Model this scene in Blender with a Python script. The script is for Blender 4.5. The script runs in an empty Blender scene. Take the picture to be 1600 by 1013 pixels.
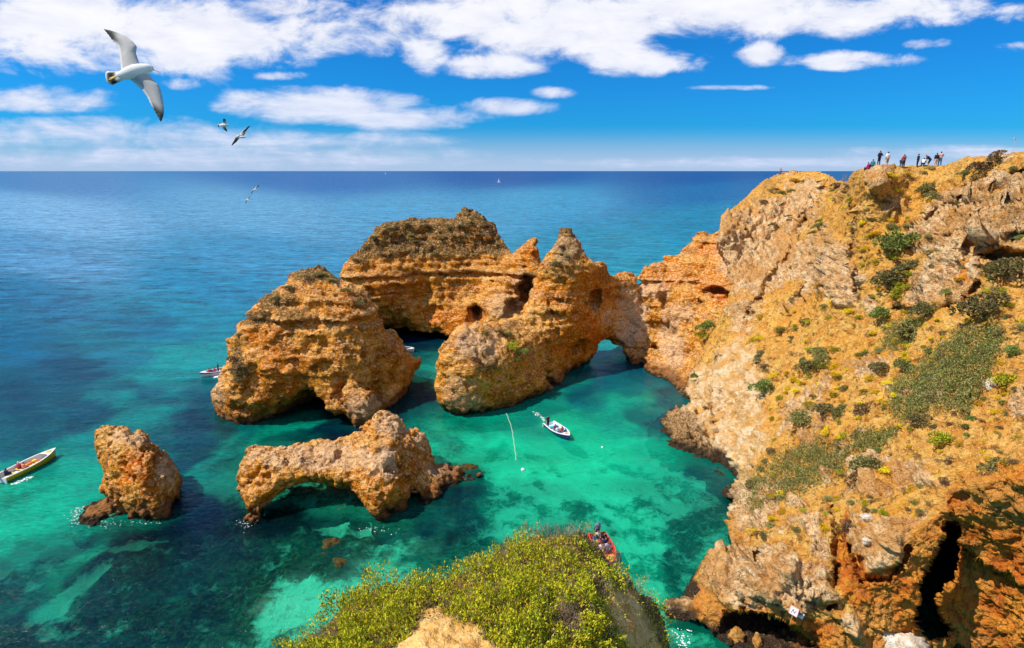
import bpy, math, random
import numpy as np
from mathutils import Vector, Matrix
import openvdb as vdb

random.seed(7)
RNG = np.random.default_rng(11)
SC = bpy.context.scene
COL = SC.collection

# ------------------------------------------------------------------ camera
CAM_H, FPX, PITCH = 36.0, 900.0, math.atan(239.5 / 900.0)
SP, CP = math.sin(PITCH), math.cos(PITCH)
cam_data = bpy.data.cameras.new('camera')
cam_data.sensor_width = 36.0
cam_data.lens = 36.0 * FPX / 1600.0
cam_data.clip_start, cam_data.clip_end = 0.1, 120000.0
cam = bpy.data.objects.new('camera', cam_data)
COL.objects.link(cam)
cam.location = (0, 0, CAM_H)
cam.rotation_euler = (math.pi / 2 - PITCH, 0, 0)
SC.camera = cam

# ------------------------------------------------------------------ light, sky, exposure
SUN_AZ, SUN_EL = math.radians(-99.0), math.radians(54.0)    # azimuth from +Y, negative = left
SUN_DIR = Vector((math.sin(SUN_AZ) * math.cos(SUN_EL), math.cos(SUN_AZ) * math.cos(SUN_EL), math.sin(SUN_EL)))
sd = bpy.data.lights.new('sun', 'SUN')
sd.energy, sd.angle, sd.color = 5.0, math.radians(0.5), (1.0, 0.91, 0.77)
sun = bpy.data.objects.new('sun', sd)
COL.objects.link(sun)
sun.rotation_euler = SUN_DIR.to_track_quat('Z', 'Y').to_euler()
SC.view_settings.view_transform = 'Standard'
SC.view_settings.look = 'None'
SC.view_settings.exposure = 0.30
SC.view_settings.gamma = 1.0
SC.view_settings.use_curve_mapping = False
SC.cycles.max_bounces = 6
SC.cycles.transparent_max_bounces = 8
SC.cycles.diffuse_bounces = 3
SC.cycles.caustics_reflective = False
SC.cycles.caustics_refractive = False
SC.cycles.sample_clamp_indirect = 4.0
SC.cycles.sample_clamp_direct = 12.0
SC.cycles.use_denoising = True


class NT:
    """small helper for building node trees"""
    def __init__(self, tree):
        self.t = tree
        self.n = tree.nodes
        self.n.clear()

    def node(self, kind, **kw):
        nd = self.n.new(kind)
        for k, v in kw.items():
            setattr(nd, k, v)
        return nd

    def link(self, a, b):
        self.t.links.new(a, b)

    def put(self, sock, v):
        if hasattr(v, 'links') or hasattr(v, 'is_linked'):
            self.link(v, sock)
        else:
            if isinstance(v, (tuple, list)) and len(v) == 3 and sock.type == 'RGBA':
                v = (*v, 1.0)
            sock.default_value = v

    def math(self, op, a, b=0.0, c=0.0, clamp=False):
        m = self.node('ShaderNodeMath', operation=op, use_clamp=clamp)
        self.put(m.inputs[0], a)
        self.put(m.inputs[1], b)
        self.put(m.inputs[2], c)
        return m.outputs[0]

    def vmath(self, op, a, b=(0, 0, 0), scale=None):
        m = self.node('ShaderNodeVectorMath', operation=op)
        self.put(m.inputs[0], a)
        self.put(m.inputs[1], b)
        if scale is not None:
            self.put(m.inputs['Scale'], scale)
        return m.outputs['Value'] if op in ('LENGTH', 'DOT_PRODUCT', 'DISTANCE') else m.outputs[0]

    def mix(self, f, a, b, blend='MIX'):
        m = self.node('ShaderNodeMix', data_type='RGBA', blend_type=blend)
        self.put(m.inputs[0], f)
        self.put(m.inputs[6], a)
        self.put(m.inputs[7], b)
        return m.outputs[2]

    def ss(self, x, lo, hi, a=0.0, b=1.0):
        m = self.node('ShaderNodeMapRange', interpolation_type='SMOOTHSTEP')
        self.put(m.inputs[0], x)
        self.put(m.inputs[1], lo)
        self.put(m.inputs[2], hi)
        self.put(m.inputs[3], a)
        self.put(m.inputs[4], b)
        return m.outputs[0]

    def noise(self, vec, scale, detail=3.0, rough=0.55, dist=0.0, lac=2.0):
        m = self.node('ShaderNodeTexNoise')
        if vec is not None:
            self.link(vec, m.inputs['Vector'])
        m.inputs['Scale'].default_value = scale
        m.inputs['Detail'].default_value = detail
        m.inputs['Roughness'].default_value = rough
        m.inputs['Lacunarity'].default_value = lac
        m.inputs['Distortion'].default_value = dist
        return m.outputs['Fac']

    def voro(self, vec, scale, feature='F1', out='Distance'):
        m = self.node('ShaderNodeTexVoronoi', feature=feature)
        if vec is not None:
            self.link(vec, m.inputs['Vector'])
        m.inputs['Scale'].default_value = scale
        return m.outputs[out]

    def node_noise_col(self, vec, scale):
        m = self.node('ShaderNodeTexNoise')
        self.link(vec, m.inputs['Vector'])
        m.inputs['Scale'].default_value = scale
        m.inputs['Detail'].default_value = 3.0
        return self.vmath('SUBTRACT', m.outputs['Color'], (0.5, 0.5, 0.5))

    def mapping(self, vec, scale=(1, 1, 1), rot=(0, 0, 0), loc=(0, 0, 0)):
        m = self.node('ShaderNodeMapping')
        self.link(vec, m.inputs['Vector'])
        m.inputs['Scale'].default_value = scale
        m.inputs['Rotation'].default_value = rot
        m.inputs['Location'].default_value = loc
        return m.outputs[0]


def pix_dir(px, py):
    xc = (px - 800.0) / FPX
    yc = (506.5 - py) / FPX
    return xc, CP + yc * SP, -SP + yc * CP


# ---- the sky: Nishita blue, deepened, with a layer of cumulus and cirrus
world = bpy.data.worlds.new('World')
SC.world = world
world.use_nodes = True
w = NT(world.node_tree)
sky = w.node('ShaderNodeTexSky', sky_type='NISHITA')
sky.sun_disc = False
sky.sun_elevation = SUN_EL
sky.sun_rotation = SUN_AZ
sky.altitude = 30
sky.air_density, sky.dust_density, sky.ozone_density = 1.0, 0.3, 2.0
geo = w.node('ShaderNodeTexCoord').outputs['Generated']
sep = w.node('ShaderNodeSeparateXYZ')
w.link(geo, sep.inputs[0])
X, Y, Z = sep.outputs
ay = w.math('MAXIMUM', w.math('ABSOLUTE', Y), 0.02)
A = w.math('DIVIDE', X, ay)
B = w.math('DIVIDE', Z, ay)
# blue of the clear sky, deeper overhead
lum = w.vmath('MULTIPLY', sky.outputs[0], (0.045, 0.50, 1.04))
SKYBLUE = lum
# cloud layer coordinates: a flat deck seen in perspective
zz = w.math('ADD', w.math('MAXIMUM', Z, 0.0), 0.09)
cx = w.math('DIVIDE', X, zz)
cy = w.math('DIVIDE', Y, zz)
comb = w.node('ShaderNodeCombineXYZ')
w.link(cx, comb.inputs[0])
w.link(cy, comb.inputs[1])
deck = comb.outputs[0]
n1 = w.noise(deck, 0.85, 8.0, 0.60, 0.35)
n2 = w.noise(deck, 3.2, 5.0, 0.6, 0.3)
comb2 = w.node('ShaderNodeCombineXYZ')
w.link(A, comb2.inputs[0])
w.link(B, comb2.inputs[1])
AB = comb2.outputs[0]
n3 = w.noise(w.mapping(AB, (1.0, 2.0, 1.0)), 9.0, 9.0, 0.62, 0.35)
# where the clouds of the day stand: (pixel x, y, half width, half height, weight)
CLOUDS = [(60, 40, 230, 62, 1.0), (290, 58, 200, 50, 0.95), (430, 55, 150, 36, 0.8), (470, 14, 110, 22, 0.55), (560, 60, 40, 14, 0.45),
          (720, 20, 130, 40, 1.0), (900, 36, 200, 52, 1.05), (1090, 16, 250, 42, 1.0), (1340, 20, 190, 28, 0.85),
          (1000, 90, 95, 26, 0.95), (668, 82, 34, 27, 0.85), (770, 103, 76, 17, 0.9), (1185, 82, 36, 18, 0.7),
          (1330, 95, 92, 12, 0.7), (1440, 66, 40, 8, 0.45),
          (500, 165, 150, 25, 1.0), (620, 184, 140, 19, 0.85), (800, 166, 80, 13, 0.7), (862, 146, 34, 10, 0.8),
          (60, 155, 125, 20, 0.75), (435, 118, 46, 6, 0.55), (280, 132, 32, 9, 0.5),
          (90, 210, 330, 26, 0.60), (430, 218, 280, 15, 0.58), (300, 245, 460, 20, 0.5), (10, 100, 90, 10, 0.45),
          (1590, 75, 36, 8, 0.5), (1575, 22, 42, 12, 0.45), (1180, 254, 400, 9, 0.5), (1560, 240, 250, 12, 0.55),
          (1150, 137, 120, 3, 0.3), (905, 192, 20, 3, 0.3)]
mask = None
for (px, py, hw, hh, wt) in CLOUDS:
    d = pix_dir(px, py)
    a0, b0 = d[0] / d[1], d[2] / d[1]
    dx = w.math('MULTIPLY', w.math('SUBTRACT', A, a0), FPX * 0.97 / hw)
    dy = w.math('MULTIPLY', w.math('SUBTRACT', B, b0), FPX * 0.97 / hh)
    r2 = w.math('ADD', w.math('MULTIPLY', dx, dx), w.math('MULTIPLY', dy, dy))
    m = w.math('MULTIPLY', w.math('SUBTRACT', 1.25, r2), wt)
    mask = m if mask is None else w.math('SMOOTH_MAX', mask, m, 0.35)
mask = w.math('MINIMUM', w.math('MAXIMUM', mask, -0.6), 1.25)
# elsewhere in the sky the same scattered deck goes on
away = w.ss(w.math('MAXIMUM', w.math('ABSOLUTE', A), w.math('MULTIPLY', w.math('ABSOLUTE', B), 2.4)), 1.0, 1.3)
behind = w.math('GREATER_THAN', 0.02, Y)
away = w.math('MAXIMUM', away, behind)
field = w.math('MULTIPLY', w.math('SUBTRACT', w.noise(deck, 0.35, 3.0), 0.45), 4.0)
mk = w.node('ShaderNodeMix', data_type='FLOAT')
w.link(away, mk.inputs[0])
w.link(mask, mk.inputs[2])
w.link(field, mk.inputs[3])
mask = mk.outputs[0]
tex = w.math('ADD', w.math('MULTIPLY', w.math('SUBTRACT', n3, 0.5), 3.7), w.math('MULTIPLY', w.math('SUBTRACT', n1, 0.5), 2.2))
tex = w.math('MULTIPLY', tex, w.ss(B, 0.02, 0.22, 0.45, 1.0))
dens = w.math('ADD', w.math('MULTIPLY', mask, 1.0), tex)
cov = w.ss(dens, 0.05, 1.05)
# thin lavender bank right above the horizon
bank = w.math('MULTIPLY', w.ss(B, 0.0, 0.075, 1.0, 0.0), w.ss(B, -0.01, 0.002))
shade = w.ss(w.math('ADD', w.math('MULTIPLY', dens, 0.25), w.math('MULTIPLY', n2, 1.1)), 0.35, 1.15)
ccol = w.mix(shade, (6.1, 6.4, 7.6), (8.3, 8.25, 8.5))
lowc = w.ss(B, 0.02, 0.22)
ccol = w.mix(lowc, w.vmath('MULTIPLY', ccol, (0.74, 0.82, 0.96)), ccol)
skyc = w.mix(w.math('MULTIPLY', bank, 0.85), SKYBLUE, (4.0, 5.0, 7.0))
colr = w.mix(w.math('MULTIPLY', cov, 0.97), skyc, ccol)
bg = w.node('ShaderNodeBackground')
w.link(colr, bg.inputs[0])
bg.inputs[1].default_value = 0.1
wo = w.node('ShaderNodeOutputWorld')
w.link(bg.outputs[0], wo.inputs[0])
world.cycles.sampling_method = 'MANUAL'
world.cycles.sample_map_resolution = 512


# ------------------------------------------------------------------ projection helpers
def unproj(px, py, Yw=None, t=None, z=None):
    dx, dy, dz = pix_dir(px, py)
    if z is not None:
        t = (z - CAM_H) / dz
    elif Yw is not None:
        t = Yw / dy
    return np.array([dx * t, dy * t, CAM_H + dz * t])


def project(P):
    x, y, z = P[..., 0], P[..., 1], P[..., 2] - CAM_H
    t = np.maximum(y * CP - z * SP, 0.05)
    return 800.0 + FPX * x / t, 506.5 - FPX * (y * SP + z * CP) / t, t


# ------------------------------------------------------------------ noise in numpy
_PERM = np.random.default_rng(3).permutation(256).astype(np.int32)
_PERM = np.concatenate([_PERM, _PERM, _PERM])
_g = np.random.default_rng(4).normal(size=(256, 3))
_GRAD = (_g / np.linalg.norm(_g, axis=1)[:, None]).astype(np.float32)


def perlin(P):
    P = P.astype(np.float32)
    i = np.floor(P).astype(np.int32)
    f = P - i
    i &= 255
    u = f * f * f * (f * (f * 6 - 15) + 10)
    out = 0
    for dx in (0, 1):
        wx = u[:, 0] if dx else 1 - u[:, 0]
        ax = _PERM[i[:, 0] + dx]
        for dy in (0, 1):
            wy = u[:, 1] if dy else 1 - u[:, 1]
            axy = _PERM[ax + i[:, 1] + dy]
            for dz in (0, 1):
                wz = u[:, 2] if dz else 1 - u[:, 2]
                g = _GRAD[_PERM[axy + i[:, 2] + dz]]
                dot = g[:, 0] * (f[:, 0] - dx) + g[:, 1] * (f[:, 1] - dy) + g[:, 2] * (f[:, 2] - dz)
                out = out + wx * wy * wz * dot
    return out * 1.5


def fbm(P, wl, octv=3, rough=0.5, seed=0.0):
    out, a, s = 0, 1.0, 1.0 / wl
    for o in range(octv):
        out = out + a * perlin(P * s + seed + 17.3 * o)
        a *= rough
        s *= 2.03
    return out


def billow(P, wl, octv=2, rough=0.5, seed=0.0):
    """rounded knobs with sharp creases between them, about -1..1"""
    out, a, s, tot = 0, 1.0, 1.0 / wl, 0
    for o in range(octv):
        out = out + a * (np.abs(perlin(P * s + seed + 9.1 * o)) * 2.6 - 0.75)
        tot += a
        a *= rough
        s *= 2.1
    return out / tot


def sstep(x, lo, hi):
    q = np.clip((x - lo) / (hi - lo), 0, 1)
    return q * q * (3 - 2 * q)


def smax(a, b, k):
    h = np.clip(0.5 + 0.5 * (a - b) / k, 0, 1)
    return b + (a - b) * h + k * h * (1 - h)


def smin(a, b, k):
    return -smax(-a, -b, k)


# ------------------------------------------------------------------ outlines and depth fields
def poly_sd(px, py, poly):
    """signed distance to a polygon, negative inside"""
    poly = np.asarray(poly, float)
    sh = px.shape
    px, py = px.ravel(), py.ravel()
    d = np.full(px.shape, 1e9)
    ins = np.zeros(px.shape, bool)
    n = len(poly)
    for i in range(n):
        x0, y0 = poly[i]
        x1, y1 = poly[(i + 1) % n]
        ex, ey = x1 - x0, y1 - y0
        L = ex * ex + ey * ey + 1e-9
        h = np.clip(((px - x0) * ex + (py - y0) * ey) / L, 0, 1)
        d = np.minimum(d, (px - x0 - ex * h) ** 2 + (py - y0 - ey * h) ** 2)
        if y0 != y1:
            c = ((y0 > py) != (y1 > py)) & (px < ex * (py - y0) / (y1 - y0) + x0)
            ins ^= c
    d = np.sqrt(d)
    d[ins] *= -1
    return d.reshape(sh)


class RBF:
    """thin plate spline through scattered values"""
    def __init__(self, pts, vals, smooth=1e-4):
        p = np.asarray(pts, float) / 100.0
        n = len(p)
        d = np.linalg.norm(p[:, None] - p[None], axis=2)
        K = np.where(d > 0, d * d * np.log(d + 1e-12), 0) + np.eye(n) * smooth
        Pm = np.hstack([np.ones((n, 1)), p])
        M = np.zeros((n + 3, n + 3))
        M[:n, :n] = K
        M[:n, n:] = Pm
        M[n:, :n] = Pm.T
        rhs = np.concatenate([np.asarray(vals, float), np.zeros(3)])
        self.c = np.linalg.solve(M, rhs)
        self.p = p

    def __call__(self, x, y):
        sh = np.shape(x)
        q = np.stack([np.ravel(x), np.ravel(y)], 1) / 100.0
        out = self.c[-3] + q @ self.c[-2:]
        for i in range(len(self.p)):
            r2 = (q[:, 0] - self.p[i, 0]) ** 2 + (q[:, 1] - self.p[i, 1]) ** 2
            out = out + self.c[i] * 0.5 * r2 * np.log(r2 + 1e-12)
        return out.reshape(sh)


def ctrl_Y(ctrl):
    """control list -> (pixels, log Y). ('f',px,py[,below]) foot at the waterline; (px,py,Y); ('t',px,py,t)"""
    pts, val = [], []
    for c in ctrl:
        if c[0] == 'f':
            yw = unproj(c[1], c[2], z=0.0)[1]
            pts.append((c[1], c[2]))
            val.append(math.log(yw))
            if len(c) < 4:
                pts.append((c[1], c[2] + 55))
                val.append(math.log(yw * 1.0))
        elif c[0] == 't':
            pts.append((c[1], c[2]))
            val.append(math.log(c[3] * pix_dir(c[1], c[2])[1]))
        else:
            pts.append((c[0], c[1]))
            val.append(math.log(c[2]))
    return np.array(pts, float), np.array(val)


def bilin(img, x0, y0, step, x, y):
    gx = np.clip((x - x0) / step, 0, img.shape[1] - 1.001)
    gy = np.clip((y - y0) / step, 0, img.shape[0] - 1.001)
    ix, iy = gx.astype(np.int32), gy.astype(np.int32)
    fx, fy = gx - ix, gy - iy
    return (img[iy, ix] * (1 - fx) * (1 - fy) + img[iy, ix + 1] * fx * (1 - fy)
            + img[iy + 1, ix] * (1 - fx) * fy + img[iy + 1, ix + 1] * fx * fy)


# ------------------------------------------------------------------ mesh helpers
def new_mesh(name, V, F, mats=None, smooth=True, mi=None):
    V = np.asarray(V, np.float32)
    me = bpy.data.meshes.new(name)
    me.vertices.add(len(V))
    me.vertices.foreach_set('co', V.ravel())
    if isinstance(F, np.ndarray):
        k = F.shape[1]
        me.loops.add(F.size)
        me.loops.foreach_set('vertex_index', F.astype(np.int32).ravel())
        me.polygons.add(len(F))
        me.polygons.foreach_set('loop_start', np.arange(0, F.size, k, dtype=np.int32))
    else:
        lens = np.array([len(f) for f in F], np.int32)
        flat = np.fromiter((i for f in F for i in f), np.int32)
        me.loops.add(len(flat))
        me.loops.foreach_set('vertex_index', flat)
        me.polygons.add(len(F))
        me.polygons.foreach_set('loop_start', np.concatenate([[0], np.cumsum(lens)[:-1]]).astype(np.int32))
    me.polygons.foreach_set('use_smooth', np.full(len(F), smooth, bool))
    for m in (mats or []):
        me.materials.append(m)
    if mi is not None:
        me.polygons.foreach_set('material_index', np.asarray(mi, np.int32))
    me.update(calc_edges=True)
    me.validate()
    return me


def set_col(me, name, C):
    a = me.attributes.new(name, 'FLOAT_COLOR', 'POINT')
    C = np.asarray(C, np.float32)
    if C.shape[1] == 3:
        C = np.hstack([C, np.ones((len(C), 1), np.float32)])
    a.data.foreach_set('color', C.ravel())


def link(name, me, parent=None, loc=None, rot=None, scale=None):
    o = bpy.data.objects.new(name, me)
    COL.objects.link(o)
    if parent is not None:
        o.parent = parent
    if loc is not None:
        o.location = loc
    if rot is not None:
        o.rotation_euler = rot
    if scale is not None:
        o.scale = scale if hasattr(scale, '__len__') else (scale,) * 3
    return o


def tag(o, label=None, cat=None, group=None, kind=None):
    if label:
        o['label'] = label
    if cat:
        o['category'] = cat
    if group:
        o['group'] = group
    if kind:
        o['kind'] = kind
    return o


def normals(me):
    n = np.empty(len(me.vertices) * 3, np.float32)
    me.vertex_normals.foreach_get('vector', n)
    return n.reshape(-1, 3)


def iso_mesh(f, origin, vox, iso=0.0):
    """isosurface of a sampled distance field -> verts, quads (outward normals)"""
    g = vdb.FloatGrid()
    g.background = float(3 * vox)
    g.copyFromArray(np.ascontiguousarray(np.clip(f, -3 * vox, 3 * vox), np.float32), tolerance=0)
    V, Q = g.convertToQuads(isovalue=iso)
    V = V.astype(np.float64) * vox + origin
    a, b, c = V[Q[:, 0]], V[Q[:, 1]], V[Q[:, 2]]
    d = V[Q[:, 3]]
    vol = np.sum(np.cross(a, b) * c) + np.sum(np.cross(a, c) * d)
    Q = Q.astype(np.int32)
    if vol < 0:
        Q = Q[:, ::-1].copy()
    return V, Q


_T = np.random.default_rng(21).uniform(-1, 1, 400)


def facets(P, size, seed=0, flat=1.4):
    """broken blocks: each cell of a jittered lattice has its own tilted face; about -1..1"""
    q = P / size
    q = q * np.array([1, 1, flat])
    b = np.floor(q).astype(np.int32)
    best = np.full(len(q), 1e9)
    val = np.zeros(len(q))
    for dx in (-1, 0, 1):
        for dy in (-1, 0, 1):
            for dz in (-1, 0, 1):
                c = b + np.array([dx, dy, dz])
                h = _PERM[(_PERM[(_PERM[(c[:, 0] + seed) & 255] + c[:, 1]) & 255] + c[:, 2]) & 255]
                g = _GRAD[h]
                ctr = c + 0.5 + 0.42 * _GRAD[(h * 7 + 13) & 255]
                r = q - ctr
                d = np.einsum('ij,ij->i', r, r)
                m = d < best
                best[m] = d[m]
                val[m] = (0.9 * np.einsum('ij,ij->i', r, g) + (h / 127.5 - 1.0) * 0.55)[m]
    return val


def strata(zz):
    """ledges of the limestone beds"""
    q = zz / 0.75 + 60
    i = np.clip(np.floor(q).astype(int), 0, 398)
    fr = sstep(q - i, 0.38, 0.62)
    s = _T[i] * (1 - fr) + _T[i + 1] * fr
    q2 = zz / 0.33 + 100
    i2 = np.clip(np.floor(q2).astype(int), 0, 398)
    f2 = q2 - i2
    s = 0.7 * s + 0.3 * (_T[i2] * (1 - f2) + _T[i2 + 1] * f2)
    return s


# ------------------------------------------------------------------ materials
def base_mat(name):
    m = bpy.data.materials.new(name)
    m.use_nodes = True
    return m, NT(m.node_tree)


def finish(m, t, color, rough=0.8, normal=None, spec=0.25, extra=None):
    b = t.node('ShaderNodeBsdfPrincipled')
    t.put(b.inputs['Base Color'], color)
    t.put(b.inputs['Roughness'], rough)
    b.inputs['Specular IOR Level'].default_value = spec
    if normal is not None:
        t.link(normal, b.inputs['Normal'])
    for k, v in (extra or {}).items():
        t.put(b.inputs[k], v)
    o = t.node('ShaderNodeOutputMaterial')
    t.link(b.outputs[0], o.inputs[0])
    return m


def plain(name, col, rough=0.6, spec=0.3, var=0.0, scale=8.0):
    m, t = base_mat(name)
    c = (*col, 1)
    if var:
        g = t.node('ShaderNodeTexCoord').outputs['Object']
        n = t.noise(g, scale, 4.0)
        dark = tuple(v * (1 - var) for v in col)
        lite = tuple(min(1, v * (1 + var)) for v in col)
        c = t.mix(n, (*dark, 1), (*lite, 1))
    return finish(m, t, c, rough, spec=spec)


def rock_material():
    """limestone of the stacks: bedded tan and ochre, weathered grey on top, wet and dark at the waterline"""
    m, t = base_mat('limestone')
    g = t.node('ShaderNodeNewGeometry')
    P = g.outputs['Position']
    N = t.node('ShaderNodeSeparateXYZ')
    t.link(g.outputs['True Normal'], N.inputs[0])
    nz = N.outputs[2]
    p = t.node('ShaderNodeSeparateXYZ')
    t.link(P, p.inputs[0])
    at = t.node('ShaderNodeAttribute', attribute_name='mask')
    am = t.node('ShaderNodeSeparateColor')
    t.link(at.outputs['Color'], am.inputs[0])
    stain, pale, mantle = am.outputs
    big = t.noise(P, 0.11, 4.0, 0.55, 0.4)
    mid = t.noise(P, 0.55, 5.0, 0.6, 0.3)
    fine = t.noise(P, 2.8, 5.0, 0.65)
    zw = t.math('ADD', p.outputs[2], t.math('MULTIPLY', t.math('SUBTRACT', big, 0.5), 3.0))
    cz = t.node('ShaderNodeCombineXYZ')
    t.link(zw, cz.inputs[2])
    t.link(t.math('MULTIPLY', p.outputs[0], 0.05), cz.inputs[0])
    bed = t.noise(cz.outputs[0], 0.9, 4.0, 0.7)
    dk2 = t.noise(t.mapping(P, (1, 1, 1.8), (0, 0, 0), (13, 5, 2)), 0.20, 5.0, 0.65, 0.5)
    # vertical streaks down the faces
    strk = t.noise(t.mapping(P, (0.9, 0.9, 0.07)), 0.9, 4.0, 0.6)
    c = t.mix(t.ss(bed, 0.35, 0.66), (0.62, 0.23, 0.018), (0.72, 0.36, 0.065))
    c = t.mix(t.math('MULTIPLY', t.ss(big, 0.48, 0.68), 0.7), c, (0.64, 0.20, 0.010))
    c = t.mix(t.math('MULTIPLY', t.ss(mid, 0.50, 0.66), 0.55), c, (0.80, 0.49, 0.16))
    c = t.mix(t.math('MULTIPLY', t.ss(mid, 0.48, 0.36), 0.70), c, (0.19, 0.065, 0.015))
    c = t.mix(t.math('MULTIPLY', t.ss(strk, 0.56, 0.70), 0.50), c, (0.17, 0.06, 0.015))
    c = t.mix(t.math('MULTIPLY', t.ss(strk, 0.44, 0.30), 0.30), c, (0.66, 0.42, 0.19))
    c = t.mix(t.math('MULTIPLY', t.ss(dk2, 0.50, 0.62), 0.60), c, (0.28, 0.085, 0.012))
    c = t.mix(t.math('MULTIPLY', t.ss(dk2, 0.45, 0.34), 0.55), c, (0.82, 0.48, 0.13))
    c = t.mix(t.math('MULTIPLY', stain, 0.85), c, (0.66, 0.17, 0.012))
    # pale ledge and ochre band of the bed at fifteen metres
    zl = t.math('ADD', p.outputs[2], t.math('MULTIPLY', t.math('SUBTRACT', t.noise(P, 0.25, 3.0), 0.5), 1.0))
    ledge = t.math('MULTIPLY', t.ss(zl, 14.3, 14.6), t.ss(zl, 15.15, 14.85))
    och = t.math('MULTIPLY', t.ss(zl, 15.0, 15.4), t.ss(zl, 17.8, 17.2))
    c = t.mix(t.math('MULTIPLY', och, 0.6), c, (0.55, 0.21, 0.025))
    c = t.mix(t.math('MULTIPLY', ledge, 0.5), c, (0.62, 0.38, 0.16))
    # weathered tops: lichen grey, soil and scrub
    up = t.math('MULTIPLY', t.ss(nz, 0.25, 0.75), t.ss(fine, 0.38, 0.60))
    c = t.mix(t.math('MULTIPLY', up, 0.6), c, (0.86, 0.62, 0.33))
    c = t.mix(t.math('MULTIPLY', pale, t.ss(fine, 0.3, 0.55, 0.45, 0.95)), c, (0.72, 0.55, 0.36))
    scrub = t.mix(t.ss(fine, 0.42, 0.60), (0.06, 0.04, 0.016), (0.30, 0.17, 0.06))
    scrub = t.mix(t.math('MULTIPLY', t.ss(t.noise(P, 1.3, 4.0), 0.52, 0.62), 0.7), scrub, (0.085, 0.10, 0.025))
    scrub = t.mix(t.math('MULTIPLY', t.ss(t.noise(P, 1.9, 4.0, 0.7), 0.58, 0.66), 0.8), scrub, (0.60, 0.45, 0.29))
    c = t.mix(t.math('MULTIPLY', mantle, t.ss(mid, 0.30, 0.50, 0.35, 0.95)), c, scrub)
    spk = t.math('MULTIPLY', t.ss(t.noise(P, 1.7, 6.0, 0.75), 0.56, 0.64), t.ss(big, 0.36, 0.56))
    c = t.mix(t.math('MULTIPLY', spk, 0.6), c, (0.075, 0.04, 0.018))
    # crevices and pits
    pit = t.voro(P, 1.1)
    pits = t.math('MULTIPLY', t.ss(pit, 0.22, 0.08), t.ss(mid, 0.45, 0.6))
    c = t.mix(t.math('MULTIPLY', pits, 0.55), c, (0.10, 0.045, 0.018))
    c = t.mix(t.math('MULTIPLY', t.ss(fine, 0.53, 0.68), 0.55), c, (0.86, 0.60, 0.27))  # sunlit highlights painted into the rock colour
    c = t.mix(t.math('MULTIPLY', t.ss(fine, 0.46, 0.33), 0.45), c, (0.11, 0.045, 0.014))
    wv = t.vmath('ADD', P, t.vmath('SCALE', t.node_noise_col(P, 0.5), scale=4.5))
    crk = t.ss(t.voro(t.mapping(wv, (1, 1, 0.35)), 0.34, 'DISTANCE_TO_EDGE'), 0.028, 0.0)
    crk = t.math('MULTIPLY', crk, t.math('MULTIPLY', t.ss(mid, 0.46, 0.56), 0.55))
    c = t.mix(t.math('MULTIPLY', crk, 0.75), c, (0.07, 0.03, 0.012))
    zf = t.node('ShaderNodeCombineXYZ')
    t.link(t.math('ADD', p.outputs[2], t.math('MULTIPLY', mid, 0.7)), zf.inputs[2])
    thin = t.noise(zf.outputs[0], 3.6, 3.0, 0.7)
    c = t.mix(t.math('MULTIPLY', t.ss(thin, 0.58, 0.66), 0.45), c, (0.88, 0.60, 0.28))
    c = t.mix(t.math('MULTIPLY', t.ss(thin, 0.44, 0.35), t.ss(big, 0.64, 0.40, 0.25, 0.8)), c, (0.16, 0.065, 0.018))
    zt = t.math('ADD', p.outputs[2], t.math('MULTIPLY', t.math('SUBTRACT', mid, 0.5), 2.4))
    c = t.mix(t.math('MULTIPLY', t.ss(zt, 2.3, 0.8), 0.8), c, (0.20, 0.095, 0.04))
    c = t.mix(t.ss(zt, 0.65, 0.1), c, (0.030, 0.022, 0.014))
    hs = t.node('ShaderNodeHueSaturation')
    t.link(c, hs.inputs['Color'])
    hs.inputs['Saturation'].default_value = 1.06
    hs.inputs['Value'].default_value = 0.98
    hs.inputs['Hue'].default_value = 0.494
    c = hs.outputs[0]
    h = t.math('ADD', t.math('MULTIPLY', mid, 1.1), t.math('MULTIPLY', fine, 0.5))
    h = t.math('ADD', h, t.math('MULTIPLY', t.voro(P, 0.8, 'SMOOTH_F1'), -0.35))
    h = t.math('ADD', h, t.math('MULTIPLY', bed, 0.5))
    h = t.math('ADD', h, t.math('MULTIPLY', thin, 0.22))
    h = t.math('SUBTRACT', h, t.math('MULTIPLY', crk, 0.35))
    bp = t.node('ShaderNodeBump')
    bp.inputs['Strength'].default_value = 1.0
    bp.inputs['Distance'].default_value = 1.0
    t.link(h, bp.inputs['Height'])
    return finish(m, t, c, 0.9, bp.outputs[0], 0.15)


M_ROCK = rock_material()


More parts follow.
